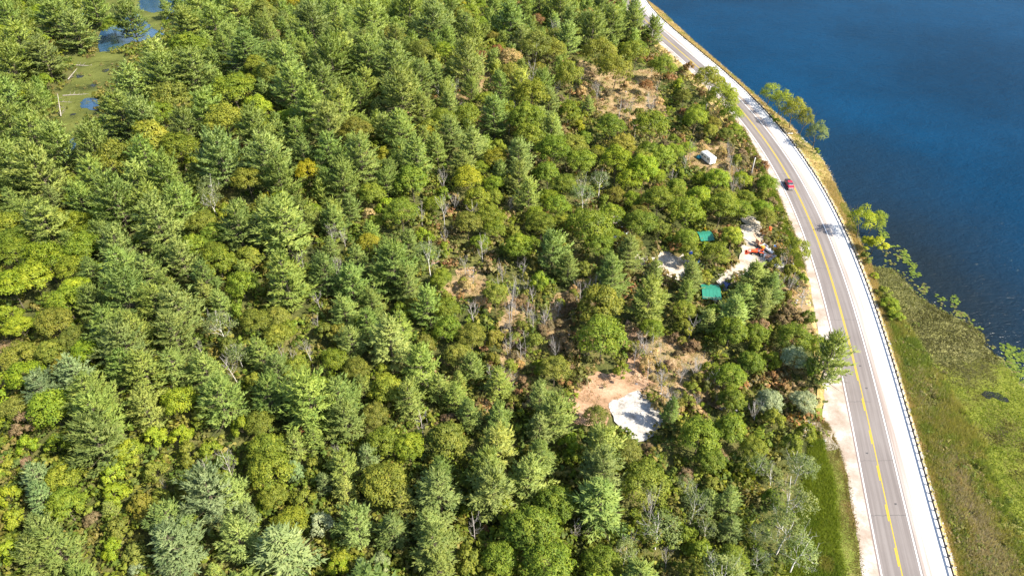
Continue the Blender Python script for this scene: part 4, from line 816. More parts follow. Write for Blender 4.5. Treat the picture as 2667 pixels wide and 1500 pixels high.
# ------------------------------------------------------------------ rocks: riprap by the guardrail, boulders
def rock_verts(seed):
    bm = bmesh.new(); bmesh.ops.create_icosphere(bm, subdivisions=1, radius=.5); r = random.Random(seed)
    for v in bm.verts: v.co *= r.uniform(.65, 1.15); v.co.z *= .7
    V = np.array([tuple(v.co) for v in bm.verts]); F_ = np.array([[v.index for v in f.verts] for f in bm.faces]); bm.free(); return V, F_
RV = [rock_verts(i) for i in range(6)]
def rocks(name, items, mat):
    Vs, Fs = [], []; n = 0
    for i, (x, y, z, s) in enumerate(items):
        V, F_ = RV[i % 6]; a = i * 1.7; P = np.stack([(V[:, 0] * math.cos(a) - V[:, 1] * math.sin(a)) * s + x, (V[:, 0] * math.sin(a) + V[:, 1] * math.cos(a)) * s * .8 + y, V[:, 2] * s + z], -1); Vs.append(P); Fs.append(F_ + n); n += len(V)
    return tag(ob(name, npmesh(name, np.concatenate(Vs), np.concatenate(Fs)), mat), kind='stuff')
it = []
for _ in range(2600):
    y = rf.uniform(46, 290); c0 = float(cx_at(y)); x = c0 + 9.2 + abs(rf.gauss(0, .75)); it.append((x, y, float(bank_z(np.array([x]), np.array([y]))[0]) - .05, rf.uniform(.2, .6)))
for _ in range(420):
    y = rf.uniform(160, 330); x = float(shore_x(y)) + rf.uniform(-.3, .5); it.append((x, y, WZ + .05, rf.uniform(.3, .9)))
rocks('riprap_rocks', it, M['rock'])
it = []
for (a, b, n, sp) in [(2125, 1140, 26, 3), (1680, 880, 10, 5), (1225, 715, 12, 3.5), (2085, 770, 26, 5), (2055, 700, 14, 4), (1790, 1050, 14, 5), (1615, 570, 12, 2), (1690, 1000, 14, 5), (1620, 250, 10, 8), (1700, 700, 12, 4), (1880, 1045, 10, 3), (1450, 850, 8, 4), (1925, 1000, 8, 4), (1830, 740, 8, 2)]:
    x0, y0, z0 = onground(a, b)
    for _ in range(n):
        q = (x0 + rf.gauss(0, sp * .5), y0 + rf.gauss(0, sp))
        if q[0] < float(lsh_x(q[1])) - .8: it.append((q[0], q[1], z0 + .15, rf.uniform(.3, .9)))
rocks('scattered_rocks', it, M['rock'])

# ------------------------------------------------------------------ solid things: helpers
def part(name, parent, mat, shapes, smooth=False, label=None):
    bm = bmesh.new()
    for s in shapes:
        k = s[0]; b2 = bmesh.new()
        if k == 'box':
            _, c, d, bv = s[:4]; bmesh.ops.create_cube(b2, size=1); bmesh.ops.scale(b2, vec=d, verts=b2.verts)
            if bv: bmesh.ops.bevel(b2, geom=b2.edges[:], offset=bv, segments=2, affect='EDGES')
            mx = Matrix.Translation(c) @ (s[4] if len(s) > 4 else Matrix())
        elif k == 'cyl':
            _, c, r1, r2, h, mr = s; bmesh.ops.create_cone(b2, cap_ends=True, segments=14, radius1=r1, radius2=r2, depth=h); mx = Matrix.Translation(c) @ mr
        elif k == 'prof':   # side profile (y, z) extruded across x with top narrowing
            _, prof, wd, tap = s; n = len(prof); zs = [p[1] for p in prof]; z0, z1 = min(zs), max(zs)
            vl = [b2.verts.new((-wd / 2 + tap * (p[1] - z0) / (z1 - z0), p[0], p[1])) for p in prof]; vr = [b2.verts.new((wd / 2 - tap * (p[1] - z0) / (z1 - z0), p[0], p[1])) for p in prof]
            b2.faces.new(vl); b2.faces.new(vr[::-1])
            for i in range(n): b2.faces.new((vl[i], vr[i], vr[(i + 1) % n], vl[(i + 1) % n]))
            bmesh.ops.recalc_face_normals(b2, faces=b2.faces); bmesh.ops.bevel(b2, geom=b2.edges[:], offset=0.04, segments=2, affect='EDGES'); mx = Matrix()
        b2.transform(mx); me = bpy.data.meshes.new('t'); b2.to_mesh(me); bm.from_mesh(me); bpy.data.meshes.remove(me); b2.free()
    me = bpy.data.meshes.new(name); bm.to_mesh(me); bm.free()
    if smooth:
        for p in me.polygons: p.use_smooth = True
    me.materials.append(mat); o = ob(name, me, None, parent)
    if label: o['label'] = label
    return o
RX, RY, RZ = (lambda a: Matrix.Rotation(R_(a), 4, 'X')), (lambda a: Matrix.Rotation(R_(a), 4, 'Y')), (lambda a: Matrix.Rotation(R_(a), 4, 'Z'))
I4 = Matrix()
M['redpaint'] = flat('dark red car paint', (0.30, 0.012, 0.025), 0.25, 0.6, nz=.05); M['bluepaint'] = flat('navy car paint', (0.008, 0.02, 0.10), 0.2, 0.6, nz=.05)
M['glass'] = flat('dark window glass', (0.03, 0.04, 0.05), 0.08, 0.8, nz=.1); M['tyre'] = flat('black tyre rubber', (0.015, 0.015, 0.016), 0.9)
M['chrome'] = flat('bright chrome', (0.7, 0.7, 0.68), 0.25, 0.5, 0.8, nz=.05); M['black'] = flat('black vinyl', (0.02, 0.02, 0.022), 0.6)
M['whitep'] = flat('white panel', (0.78, 0.78, 0.76), 0.5, nz=.06, sc_=1.5); M['greyroof'] = flat('grey rubber roof', (0.36, 0.37, 0.39), 0.8, nz=.2, sc_=1.5)
M['teal'] = flat('teal tarpaulin', (0.02, 0.19, 0.25), 0.5); M['greenroof'] = flat('green metal roofing', (0.02, 0.15, 0.10), 0.4, 0.4, nz=.08, sc_=1)
M['bluetarp'] = flat('blue tarpaulin', (0.01, 0.06, 0.42), 0.5); M['bluep'] = flat('bright blue plastic', (0.01, 0.14, 0.5), 0.4)
M['orange'] = flat('orange machine paint', (0.72, 0.10, 0.03), 0.45, nz=.2); M['rust'] = flat('salmon rusted steel', (0.6, 0.32, 0.2), 0.8, nz=.3)
M['lightblue'] = flat('pale blue plastic', (0.3, 0.5, 0.62), 0.5); M['plank'] = flat('pale sawn timber', (0.66, 0.6, 0.53), 0.8, nz=.2, sc_=1.5)
M['concrete'] = flat('grey concrete slab', (0.42, 0.41, 0.4), 0.85, nz=.2, sc_=.8); M['rail'] = flat('dark weathered guardrail steel', (0.035, 0.030, 0.026), 0.6, 0.3, 0.3, nz=.3, sc_=1)
M['woodwall'] = flat('weathered board wall', (0.2, 0.15, 0.11), 0.85, nz=.25, sc_=2); M['pole'] = flat('pale grey pole wood', (0.42, 0.39, 0.36), 0.85, nz=.2, sc_=1); M['palewall'] = flat('flaking white wall', (0.6, 0.57, 0.52), 0.85, nz=.25, sc_=1.2)
M['yellowp'] = flat('orange plastic', (0.7, 0.28, 0.04), 0.5); M['palegreen'] = flat('translucent grey sheeting', (0.36, 0.42, 0.38), 0.5, nz=.2)
def at(px, py): x, y, z = onground(px, py); return (x, y, z)
def wheels(root, xs, ys_, r, w_=.24):
    for y in ys_:
        for x in xs:
            t_ = part('wheel', root, M['tyre'], [('cyl', (x, y, r), r, r, w_, RY(90))], True)
            part('rim', t_, M['chrome'], [('cyl', (x + (0.02 if x > 0 else -0.02), y, r), r * .55, r * .55, w_, RY(90))])
# red pickup driving towards the camera (front = -y)
px_ = un(2052, 486); yy_ = float(px_[1]); hd = math.atan2(float(cx_at(yy_ + 3) - cx_at(yy_ - 3)), 6)
root = empty('pickup_truck', (float(cx_at(yy_)) - 1.65, yy_, .05), -hd, 'dark red pickup truck driving down the lake road towards the viewer', 'pickup truck')
part('body', root, M['redpaint'], [('prof', [(-2.65, .45), (-2.7, .95), (-2.5, 1.12), (-1.25, 1.22), (-1.2, 1.25), (2.65, 1.25), (2.7, .5)], 1.95, .05)])
part('cab', root, M['redpaint'], [('prof', [(-1.25, 1.2), (-.55, 1.82), (.75, 1.85), (1.05, 1.22)], 1.8, .18)])
part('windshield', root, M['glass'], [('box', (0, -.97, 1.55), (1.5, .05, .78), .01, RX(-48.0))])
part('rear_window', root, M['glass'], [('box', (0, .95, 1.55), (1.35, .04, .45), .01, RX(26))])
for s in (-1, 1):
    part('side_window', root, M['glass'], [('box', (s * .86, .1, 1.55), (.03, 1.3, .34), .01, RY(-s * 14))])
    part('headlight', root, M['chrome'], [('box', (s * .78, -2.68, .88), (.36, .12, .22), .03)])
    part('mirror', root, M['black'], [('box', (s * 1.08, -.8, 1.3), (.22, .14, .2), .03)])
part('bed_cover', root, M['black'], [('box', (0, 1.85, 1.28), (1.7, 1.55, .07), .02)])
part('grille', root, M['chrome'], [('box', (0, -2.7, .86), (1.15, .08, .32), .02)])
part('bumper', root, M['chrome'], [('box', (0, -2.75, .5), (1.95, .2, .24), .04)])
part('wiper_cowl', root, M['palewall'], [('box', (0.1, -1.3, 1.235), (1.3, .16, .03), .01)])
wheels(root, (-.88, .88), (-1.75, 1.7), .4)
# dark blue car parked by the shed
p = at(1886, 754); root = empty('parked_car', (p[0], p[1], .25), R_(-32), 'dark navy car parked beside the green-roofed shed', 'car')
part('body', root, M['bluepaint'], [('prof', [(-2.3, .35), (-2.35, .7), (-2.1, .85), (-1.0, .95), (2.2, .98), (2.35, .7), (2.3, .35)], 1.85, .08)])
part('roof', root, M['bluepaint'], [('prof', [(-.95, .93), (-.3, 1.42), (1.1, 1.42), (1.9, .96)], 1.65, .2)])
part('windshield', root, M['glass'], [('box', (0, -.66, 1.2), (1.32, .04, .62), .01, RX(-53))]); part('rear_window', root, M['glass'], [('box', (0, 1.52, 1.22), (1.25, .04, .7), .01, RX(60))])
for s in (-1, 1): part('side_window', root, M['glass'], [('box', (s * .76, .4, 1.2), (.03, 1.5, .28), .01, RY(-s * 21))]); part('headlight', root, M['chrome'], [('box', (s * .68, -2.3, .68), (.36, .12, .16), .03)])
wheels(root, (-.84, .84), (-1.4, 1.4), .34, .2)
# camper trailer (rear = -y side facing the camera)
p = at(1846, 430); root = empty('camper_trailer', (p[0], p[1] + 2.4, .15), R_(22), 'white camper trailer with its back end facing the viewer in scrub', 'camper')
part('body', root, M['whitep'], [('prof', [(-2.9, .55), (-3.0, 2.7), (-2.8, 2.9), (2.7, 2.9), (3.1, 2.2), (3.0, .9), (2.6, .55)], 2.4, .03)])
part('roof_skin', root, M['greyroof'], [('box', (0, -.1, 2.93), (2.2, 5.3, .06), .02)])
for y in (-1.9, -.6, 1.6): part('roof_vent', root, M['whitep'], [('box', (.1, y, 3.02), (.6, .6, .16), .05)])
part('air_conditioner', root, M['whitep'], [('box', (0, .6, 3.1), (.8, 1.0, .3), .1)])
for y in (-1.6, .2, 1.9): part('window', root, M['glass'], [('box', (-1.19, y, 1.95), (.05, .8, .55), .02)])
part('rear_panel_light', root, M['black'], [('box', (.7, -2.98, 1.3), (.16, .05, .16), .01)]); part('door', root, M['palewall'], [('box', (-1.2, 1.05, 1.55), (.05, .65, 1.8), .02)])
part('hitch', root, M['black'], [('box', (0, 3.7, .6), (.12, 1.6, .12), .0), ('box', (.35, 3.4, .6), (.1, 1.2, .1), 0, RZ(25)), ('box', (-.35, 3.4, .6), (.1, 1.2, .1), 0, RZ(-25))])
wheels(root, (-1.1, 1.1), (-.4, .45), .34)
p = at(1825, 418); root = empty('covered_pile', (p[0] - .6, p[1] + 1, .15), 0, 'teal tarpaulin heap against the side of the white camper', 'tarp')
part('tarpaulin', root, M['teal'], [('box', (0, 0, .7), (1.6, 1.5, 1.4), .35), ('box', (.2, 1.2, .45), (1.2, 1.2, .9), .3)], True)
# sheds with green metal roofs
def shed(px, py, w_, d_, h_, rz, label, seen=True):
    p = at(px, py); root = empty('shed', (p[0], p[1], .2), rz, label, 'shed')
    for n_, c, dm in (('wall', (0, -d_ / 2, h_ / 2), (w_, .12, h_)), ('wall', (0, d_ / 2, h_ / 2), (w_, .12, h_)), ('wall', (-w_ / 2 + .06, 0, h_ / 2), (.12, d_ - .13, h_)), ('wall', (w_ / 2 - .06, 0, h_ / 2), (.12, d_ - .13, h_))):
        part(n_, root, M['woodwall'], [('box', c, dm, 0)])
    part('door', root, M['palewall'], [('box', (w_ * .2, -d_ / 2 - .08, 1.0), (.9, .06, 2.0), .01)]); wn = part('window', root, M['glass'], [('box', (-w_ * .25, -d_ / 2 - .08, 1.5), (.8, .05, .6), .01)])
    part('frame', wn, M['palewall'], [('box', (-w_ * .25, -d_ / 2 - .07, 1.84), (.96, .06, .07), 0), ('box', (-w_ * .25, -d_ / 2 - .07, 1.16), (.96, .06, .07), 0)])
    sl = 14; npan = int(w_ / .9) + 1
    rf_ = part('roof', root, M['greenroof'], [('box', (0, -d_ / 4 - .12, h_ + .42 - (d_ / 4) * math.tan(R_(sl)) + .1), (w_ + .5, (d_ / 2 + .4) / math.cos(R_(sl)), .06), 0, RX(sl)), ('box', (0, d_ / 4 + .12, h_ + .42 - (d_ / 4) * math.tan(R_(sl)) + .1), (w_ + .5, (d_ / 2 + .4) / math.cos(R_(sl)), .06), 0, RX(-sl))])
    part('ridge_cap', rf_, M['greenroof'], [('box', (0, 0, h_ + .56), (w_ + .52, .3, .05), .01)])
    for k in range(npan + 1): part('roof_seam', rf_, M['greenroof'], [('box', (-w_ / 2 - .2 + k * (w_ + .4) / npan, -d_ / 4 - .12, h_ + .56 - (d_ / 4) * math.tan(R_(sl))), (.05, (d_ / 2 + .38) / math.cos(R_(sl)), .05), 0, RX(sl))])
shed(1847, 775, 4.3, 5.6, 2.4, R_(-6), 'shed with a teal-green metal roof beside the navy car')
shed(1834, 630, 3.6, 4.2, 2.3, R_(4), 'second green-roofed shed, mostly hidden under trees above the blue tarps')
# ruined white shack near the top right of the forest
p = at(1592, 212); root = empty('shack', (p[0], p[1], .2), R_(3), 'crumbling white shack half hidden in tan scrub near the top', 'shack')
part('wall', root, M['palewall'], [('box', (-1.2, -2.2, 1.3), (3.6, .15, 2.6), .02)]); part('wall', root, M['palewall'], [('box', (4.2, 0, 1.2), (.15, 4.4, 2.4), .02)]); part('wall', root, M['palewall'], [('box', (3.2, -2.2, .4), (2.4, .15, .8), .02)])
part('wall', root, M['woodwall'], [('box', (-3.0, 0, 1.2), (.15, 4.2, 2.4), .02)]); part('roof', root, M['greyroof'], [('box', (-1.2, -.4, 2.8), (4.4, 3.6, .12), .02, RX(6))])
part('doorway', root, M['black'], [('box', (1.0, -2.15, 1.1), (.9, .1, 2.2), 0)]); part('broken_board', root, M['rust'], [('box', (-1.6, 1.0, 3.1), (1.6, .5, .1), .01, RY(20))])
# pale sheeting roof (left of the yard)
p = at(1620, 622); root = empty('sheet_shelter', (p[0], p[1], .2), R_(38), 'pale grey sheeting shelter under trees left of the yard', 'shelter')
part('sheeting', root, M['palegreen'], [('box', (0, 0, 2.0), (6.5, 2.6, .06), .02, RX(12))])
for a_, b_ in ((-3, -1.1), (3, -1.1), (-3, 1.1), (3, 1.1)): part('post', root, M['pole'], [('cyl', (a_, b_, 1.0), .06, .06, 1.9, I4)])
# lumber pile: separate pale boards
LB = [(1725, 650, 20, 6, 1.0), (1740, 654, 22, 5.5, .5), (1732, 662, 8, 5.2, .35), (1718, 658, -4, 3.4, .9), (1756, 660, -2, 5, .3), (1752, 667, 6, 4.6, .28), (1748, 674, 10, 5, .25), (1768, 672, 24, 4.8, .5), (1745, 648, 2, 4.8, .35), (1742, 641, 2, 5.0, .35)]
for i, (a, b, rot, L_, wd) in enumerate(LB):
    p = at(a, b); o = part('lumber', None, M['plank'] if i not in (5, 6) else M['rust'], [('box', (0, 0, .15), (L_, wd, .22), .02)]); o.location = (p[0], p[1], .22 + .02 * i); o.rotation_euler = (0, 0, R_(-rot))
    tag(o, ['wide stack of pale boards, middle left of the lumber pile', 'long pale beam crossing the middle of the lumber pile', 'pale beam along the lower middle of the lumber pile', 'short wide white board at the left end of the lumber pile', 'thin pale board right of centre in the lumber pile', 'reddish plank low in the lumber pile', 'lowest reddish plank of the lumber pile', 'slanting white sheet at the right end of the lumber pile', 'pale beam near the top of the lumber pile', 'topmost pale beam of the lumber pile under the trees'][i], 'lumber', 'boards piled in the yard')
# tractor with loader
p = at(1972, 664); root = empty('tractor', (p[0], p[1], .22), R_(78), 'orange compact tractor with front loader at the edge of the scrap heap', 'tractor')
part('hood', root, M['orange'], [('box', (0, 1.0, 1.05), (.8, 1.7, .6), .1)]); part('chassis', root, M['black'], [('box', (0, .2, .65), (.5, 3.0, .4), .05)]); part('fender', root, M['orange'], [('box', (-.65, -.9, 1.15), (.45, 1.2, .12), .05), ('box', (.65, -.9, 1.15), (.45, 1.2, .12), .05)])
part('seat', root, M['black'], [('box', (0, -.8, 1.15), (.5, .5, .15), .04), ('box', (0, -1.05, 1.4), (.5, .12, .45), .04)]); part('steering_wheel', root, M['black'], [('cyl', (0, -.2, 1.45), .2, .2, .04, RX(25))])
for s in (-1, 1): part('loader_arm', root, M['orange'], [('box', (s * .6, 1.2, 1.2), (.12, 2.6, .18), .02, RX(-14)), ('box', (s * .6, 2.5, .7), (.12, .16, 1.0), .02)])
part('bucket', root, M['orange'], [('box', (0, 2.85, .35), (1.7, .08, .6), .01, RX(15)), ('box', (0, 3.1, .1), (1.7, .6, .06), .01), ('box', (-.85, 3.05, .3), (.05, .5, .45), .01), ('box', (.85, 3.05, .3), (.05, .5, .45), .01)])
part('roll_bar', root, M['orange'], [('box', (-.5, -1.2, 1.7), (.08, .08, 1.2), .01), ('box', (.5, -1.2, 1.7), (.08, .08, 1.2), .01), ('box', (0, -1.2, 2.32), (1.08, .08, .08), .01)]); wheels(root, (-.75, .75), (-.9,), .6, .35); wheels(root, (-.6, .6), (1.4,), .38, .25)
# scrap heap: separate things
def item(name, cat, label, px, py, rz, shapes, mat, z=.22, smooth=False, group='scrap heap beside the sandy driveway'):
    p = at(px, py); o = part(name, None, mat, shapes, smooth); o.location = (p[0], p[1], z); o.rotation_euler = (0, 0, R_(rz)); return tag(o, label, cat, group)
root = empty('scrap_machine', at(1983, 648)[:2] + (.22,), R_(20), 'salmon-coloured rusted machine frame standing on the sandy driveway', 'machine', 'scrap heap beside the sandy driveway')
part('frame', root, M['rust'], [('box', (0, 0, 1.0), (1.6, 2.2, .25), .04), ('box', (-.6, 1.4, 1.5), (.5, 1.6, 1.4), .06), ('box', (.5, 2.4, 1.2), (.5, .9, .9), .06)]); part('boom', root, M['rust'], [('box', (-.3, 2.6, 1.9), (.25, 3.0, .25), .03, RX(14))])
part('engine_cover', root, M['yellowp'], [('box', (-.5, -.9, 1.1), (.9, .8, .9), .12)]); wheels(root, (-.9, .9), (-.7, 1.0), .42)
item('steel_sheet', 'metal sheet', 'long pale blue-white sheet slanting across the scrap heap', 1999, 655, 28, [('box', (0, 0, .9), (1.1, 4.2, .1), .02, RX(8)), ('box', (0, 0, .45), (.7, 3.4, .8), .05)], M['whitep'])
item('water_tank', 'tank', 'pale green rounded tank above the orange tractor', 1976, 661, 0, [('cyl', (0, 0, .5), .55, .5, 1.0, I4)], M['lightblue'], smooth=True)
item('plastic_crate', 'crate', 'pale blue crate just right of the pale green tank', 1984, 662, 10, [('box', (0, 0, .35), (.9, .7, .7), .06)], M['lightblue'])
item('scrap_cylinder', 'scrap metal', 'pinkish metal drum beside the slanting sheet', 1996, 673, 10, [('cyl', (0, 0, .5), .5, .5, 1.2, RY(80)), ('cyl', (.9, .3, .4), .3, .3, 1.2, RX(80))], M['rust'], smooth=True)
item('scrap_bin', 'bin', 'white bin at the lower side of the scrap heap', 1991, 672, 0, [('box', (0, 0, .45), (.8, .7, .9), .08)], M['whitep'])
item('scrap_hoop', 'scrap metal', 'pinkish bent pipe at the right of the scrap heap', 2008, 669, 30, [('cyl', (0, 0, .5), .1, .1, 2.4, RY(85)), ('cyl', (1.0, .5, .5), .1, .1, 1.4, RX(80)), ('cyl', (-.5, -.6, .3), .1, .1, 1.6, RX(70))], M['rust'])
item('loose_tyre', 'tyre', 'small black tyre lying below the scrap heap', 1998, 682, 0, [('cyl', (0, 0, .15), .45, .45, .25, I4)], M['tyre'])
root = empty('small_boat', at(2014, 647)[:2] + (.35,), R_(80), 'small pale blue tub boat in the brush right of the scrap heap', 'boat')
part('hull', root, M['palewall'], [('box', (0, 0, .25), (1.5, 2.6, .5), .2)], True); part('interior', root, M['bluep'], [('box', (0, -.3, .48), (.9, 1.1, .08), .03)]); part('engine_hatch', root, M['black'], [('box', (0, .7, .5), (.6, .5, .1), .03)])
item('concrete_slab', 'slab', 'pale triangular concrete slab right of the scrap heap', 2019, 679, 18, [('box', (0, 0, .12), (2.6, 4.6, .22), .03)], M['concrete'])
root = empty('flatbed_trailer', at(2036, 696)[:2] + (.25,), R_(10), 'grey flatbed trailer with white end board below the scrap heap', 'trailer')
part('deck', root, M['concrete'], [('box', (0, 0, .7), (5.0, 2.3, .12), .02)]); part('end_board', root, M['whitep'], [('box', (2.55, 0, 1.0), (.1, 2.3, .7), .02)]); part('drawbar', root, M['black'], [('box', (-3.1, 0, .6), (1.4, .12, .12), 0)])
for s in (-1, 1):
    part('wheel', root, M['tyre'], [('cyl', (.3, s * 1.15, .35), .35, .35, .22, RX(90))], True)
# barrels, tarps
def barrel(px, py, mat, label, z=.22, h=1.0, r=.45):
    p = at(px, py); root = empty('barrel', (p[0], p[1], z), 0, label, 'barrel'); part('drum', root, mat, [('cyl', (0, 0, h / 2), r, r, h, I4)], True); part('rim', root, mat, [('cyl', (0, 0, h), r * 1.06, r * 1.06, .07, I4), ('cyl', (0, 0, h * .5), r * 1.05, r * 1.05, .06, I4)])
barrel(1815, 687, M['bluep'], 'bright blue barrel standing alone on the sandy yard', h=1.3, r=.6)
barrel(1893, 680, M['yellowp'], 'small orange barrel at the edge of the driveway under the lime tree', h=.9, r=.4)
barrel(1836, 602, M['yellowp'], 'orange barrel above the hidden green-roofed shed', h=1.0, r=.5)
barrel(2003, 607, M['orange'], 'red upright drum in the brush above the scrap heap', h=1.8, r=.38)
def tarp(px, py, sx_, sy_, label, h=1.2):
    p = at(px, py); root = empty('tarp', (p[0], p[1], .22), R_(15), label, 'tarp', 'blue tarps under the trees'); part('cover', root, M['bluetarp'], [('box', (0, 0, h / 2), (sx_, sy_, h), .3), ('box', (.3, .2, h * .7), (sx_ * .6, sy_ * .7, h * .8), .3)], True); part('rope', root, M['palewall'], [('box', (0, 0, h + .25 * h * .4), (sx_ * .7, .05, .03), 0)])
tarp(1803, 662, 2.2, 2.6, 'left blue tarpaulin heap at the edge of the sandy yard'); tarp(1824, 657, 1.6, 1.4, 'right, smaller blue tarpaulin under the trees', .8)
# utility poles beside the road
for (a, b, h, lab) in [(1833, 313, 9, 'pale wooden utility pole at the foot of the upper roadside oaks'), (1953, 468, 8, 'pale wooden utility pole standing above the curve by the forest edge')]:
    p = at(a, b); root = empty('utility_pole', (p[0], p[1], 0), 0, lab, 'pole', 'poles beside the road'); part('post', root, M['pole'], [('cyl', (0, 0, h / 2), .2, .13, h, I4)], True); part('cap', root, M['whitep'], [('cyl', (0, 0, h), .16, .1, .2, I4)])
# culvert end on the bank
p = un(2058, 350, -.3); root = empty('culvert_marker', (float(p[0]), float(p[1]), -.5), R_(0), 'white board lying on the grassy bank under the bright lake trees', 'board'); part('board', root, M['whitep'], [('box', (0, 0, .5), (1.8, .3, .12), .02)]); part('stake', root, M['pole'], [('box', (.7, 0, .2), (.08, .08, .7), 0)])
# ------------------------------------------------------------------ guardrail
Yr = np.arange(46, 420, 1.905); rx = cx_at(Yr) + 8.85
groot = empty('guardrail', (float(rx[0]), float(Yr[0]), 0), 0, 'long dark steel guardrail between the white shoulder and the lake bank', 'guardrail')
prof = [(0, .46), (-.10, .50), (-.10, .56), (0, .61), (0, .65), (-.10, .70), (-.10, .76), (0, .80)]
Vb = []; Yb = np.arange(46, 420, .95)
for y in Yb:
    x = float(cx_at(y)) + 8.80
    for dx, z in prof: Vb.append((x + dx - .02, y, z))
    for dx, z in prof[::-1]: Vb.append((x + .05, y, z))
nP = 16; Fb = []
for i in range(len(Yb) - 1):
    for j in range(nP): Fb.append((i * nP + j, (i + 1) * nP + j, (i + 1) * nP + (j + 1) % nP, i * nP + (j + 1) % nP))
me = npmesh('beam', np.array(Vb) - np.array([rx[0], Yr[0], 0]), np.array(Fb)); ob('beam', me, M['rail'], groot)
pm = part('post', groot, M['rail'], [('box', (0, 0, .3), (.22, .24, 1.05), .01), ('box', (-.15, 0, .62), (.14, .22, .36), .01)]); pmesh = pm.data; pm.location = (.16, 0, 0)
for x, y in zip(rx[1:], Yr[1:]):
    o = pm.copy(); link(o); o.parent = groot; o.location = (float(x - rx[0]) + .16, float(y - Yr[0]), 0)
# fallen logs by the weedy pond, and dead snags
def log(px, py, L_, rz, lab, tilt=4, mat='dead'):
    p = at(px, py); r = random.Random(px); root = empty('fallen_log', (p[0], p[1], p[2] + .4), R_(rz), lab, 'log', 'bleached logs around the weedy pond'); mat = 'deadd'
    tr = [((0, 0, 0), (L_, 0, math.tan(R_(tilt)) * L_ * .5), .22, .08)]; V, F_ = tubes(tr, 6); ob('trunk', npmesh('log_trunk', V, F_), M[mat], root)
    sg = []
    for i in range(16): s = r.uniform(.15, .95); q = (L_ * s, 0, .1); sg.append((q, (L_ * s + r.uniform(-.4, .8), r.choice((-1, 1)) * r.uniform(.5, 2.0), r.uniform(.2, 1.6)), .05, .015))
    V, F_ = tubes(sg, 3); ob('branches', npmesh('log_branches', V, F_), M[mat], root)
for (a, b, r_) in [(205, 200, 9), (240, 225, 7), (275, 185, 8), (190, 300, 6), (215, 330, 7), (178, 395, 7), (310, 172, 6)]:
    patch('marsh_pool', W([(a - r_, b), (a - r_ * .3, b - r_ * .5), (a + r_ * .9, b - r_ * .3), (a + r_, b + r_ * .3), (a, b + r_ * .5)]), M['darkpool'], 0.2, 0.9)
log(182, 172, 20, -8, 'long pale log lying along the dry grass above the weedy pond', 1)
log(120, 265, 13, -12, 'bleached log reaching from the left bank into the weedy pond', 3)
log(165, 252, 14, 4, 'branchy grey log across the weedy pond above the dark pool')
log(178, 210, 6, 70, 'short leaning dead tree at the upper left bank of the weedy pond', 40)
log(160, 306, 9, 112, 'tall bleached trunk leaning up-left beside the weedy pond', 50)
# ------------------------------------------------------------------ labels: every tree gets its own, found from the nearest landmark
LM = [('scrub slope right of the upper clearing', 1670, 290), ('white gravel pad', 1655, 1085), ('teal-roofed shed', 1850, 765), ('orange tractor', 1975, 665), ('white camper trailer', 1842, 410), ('red pickup', 2053, 482), ('lumber pile', 1735, 655), ('crumbling white shack', 1592, 205),
 ('weedy pond', 240, 225), ('blue pond at the top edge', 420, 45), ('central tan clearing', 1212, 745), ('dirt patch at the left edge', 22, 950), ('roadside pull-off', 2150, 1095), ('top-left corner', 0, 0), ('bottom-left corner', 0, 1500), ('middle of the bottom edge', 1333, 1500),
 ('orange dirt track', 1660, 900), ('utility pole by the camper', 1953, 460), ('middle of the top edge', 1333, 0), ('quarter point of the top edge', 800, 0), ('middle of the left edge', 0, 620), ('small dirt opening in the pines', 1062, 293), ('upper tan clearing', 1245, 235), ('lower right birch grove edge', 2230, 1480)]
noun = {'pine': 'pine', 'broad': 'broadleaf tree', 'shrub': 'bush', 'birch': 'birch', 'bare': 'tree'}
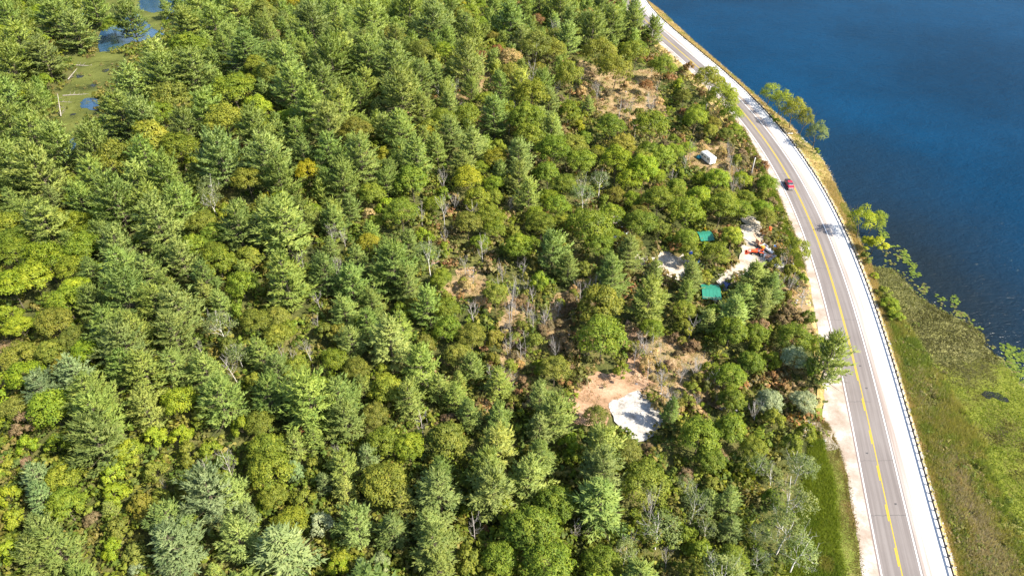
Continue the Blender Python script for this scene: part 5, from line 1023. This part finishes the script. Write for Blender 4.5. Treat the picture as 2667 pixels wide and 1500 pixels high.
SPEC = [('G', 1217, 467, 'large bright golden maple above the centre of the forest', 'large bright golden maple'), ('R', 639, 381, 'narrow rust-red dead pine in the upper left forest', 'rust-red pine of the upper left'), ('R', 783, 1119, 'small rust-red dead pine in the lower left forest', 'rust-red pine of the lower left'),
 ('B', 970, 740, 'bleached skeleton pine between two green pines left of the central clearing', 'bleached skeleton pine'), ('T', 1329, 154, 'tan-leaved oak with pale bare stems near the upper clearing', 'tan-leaved oak'), ('G', 1115, 353, 'upright golden tree surrounded by pines, upper middle', 'upright golden tree'),
 ('B', 1154, 538, 'many-limbed white leafless tree above the forest centre', 'many-limbed white leafless tree'), ('K', 831, 1363, 'silvery white round-leaved tree near the bottom edge', 'silvery white bottom tree'), ('B', 590, 1206, 'collapsed heap of bare grey branches at lower left', 'heap of bare branches'),
 ('P', 741, 724, 'tall pale lone pine standing clear, left of the forest centre', 'tall pale lone pine'), ('Y', 470, 668, 'bright yellow-green pine inside the dense left stand', 'yellow-green pine of the left stand'), ('K', 2067, 929, 'pale-leaved tree beside the large pine overhanging the road', 'pale-leaved roadside tree'),
 ('P', 2162, 933, 'large dark pine overhanging the road edge', 'pine overhanging the road'), ('B', 1332, 765, 'tall white-stemmed leafless tree right of the central clearing', 'tall white-stemmed leafless tree'), ('O', 1563, 790, 'big round olive-gold broadleaf above the dirt track', 'big round olive-gold tree'),
 ('B', 1189, 227, 'pale leafless tree at the left of the upper clearing', 'pale tree of the upper clearing'), ('W', 1115, 668, 'thin grey-green tree with several pale trunks above the central clearing', 'grey-green many-trunked tree'), ('B', 1741, 1451, 'broken white-trunked tree by the bottom edge', 'broken white trunk at the bottom'),
 ('D', 297, 412, 'large round olive broadleaf among the left pines', 'round olive tree of the left'), ('N', 1906, 615, 'lime-yellow tree between the sandy driveway and the hidden shed', 'lime-yellow driveway tree'), ('G', 804, 443, 'golden round tree in the upper left middle forest', 'golden tree of the upper left middle')]
used = set()
for c, a, b, full, short in SPEC:
    best = min((t_ for t_ in indiv if id(t_) not in used and (t_['code'] == c or c in 'D')), key=lambda t_: (t_['px'] - a) ** 2 + (t_['py'] - b) ** 2)
    if math.hypot(best['px'] - a, best['py'] - b) < 60: used.add(id(best)); best['label'] = full; LM.append((short, best['px'], best['py']))
DIRS = ['right of', 'upper right of', 'above', 'upper left of', 'left of', 'lower left of', 'below', 'lower right of']
ORD = ['nearest', 'second', 'third', 'fourth', 'fifth', 'sixth', 'seventh', 'eighth', 'ninth', 'tenth', 'eleventh', 'twelfth', 'thirteenth', 'fourteenth']
GROUPS = {'pine': 'pines of the forest', 'broad': 'broadleaf trees of the forest', 'shrub': 'bushes and young trees', 'birch': 'birches and pale-stemmed trees', 'bare': 'leafless trees'}
bk = {}
for t_ in indiv:
    t_['root']['category'] = {'shrub': 'bush'}.get(t_['kind'], {'pine': 'pine tree', 'birch': 'birch tree'}.get(t_['kind'], 'tree')); t_['root']['group'] = GROUPS[t_['kind']]
    if 'label' in t_: t_['root']['label'] = t_['label']; continue
    # visible crown centre
    a, b, _ = proj(t_['x'], t_['y'], t_['z'] + .6 * t_['H']); l = min(LM, key=lambda q: math.hypot(q[1] - a, q[2] - b)); d = math.hypot(l[1] - a, l[2] - b)
    k = int(round(math.atan2(l[2] - b, a - l[1]) / (math.pi / 4))) % 8; bk.setdefault((t_['kind'], t_['code'], l[0], k), []).append((d, t_))
for (kd, c, l, k), L in bk.items():
    L.sort(key=lambda q: q[0])
    for i, (d, t_) in enumerate(L):
        nm = CNAME[c] + ' ' + noun[kd]; dr = DIRS[k]
        t_['root']['label'] = (nm + (', ' + ORD[min(i, 13)] + ' ' if len(L) > 1 else ' ') + dr + ' the ' + l)
print('triangles unique', sum(sum(len(p.vertices) - 2 for p in me.polygons) if len(me.polygons) < 5000 else len(me.loops) - 2 * len(me.polygons) for me in bpy.data.meshes))
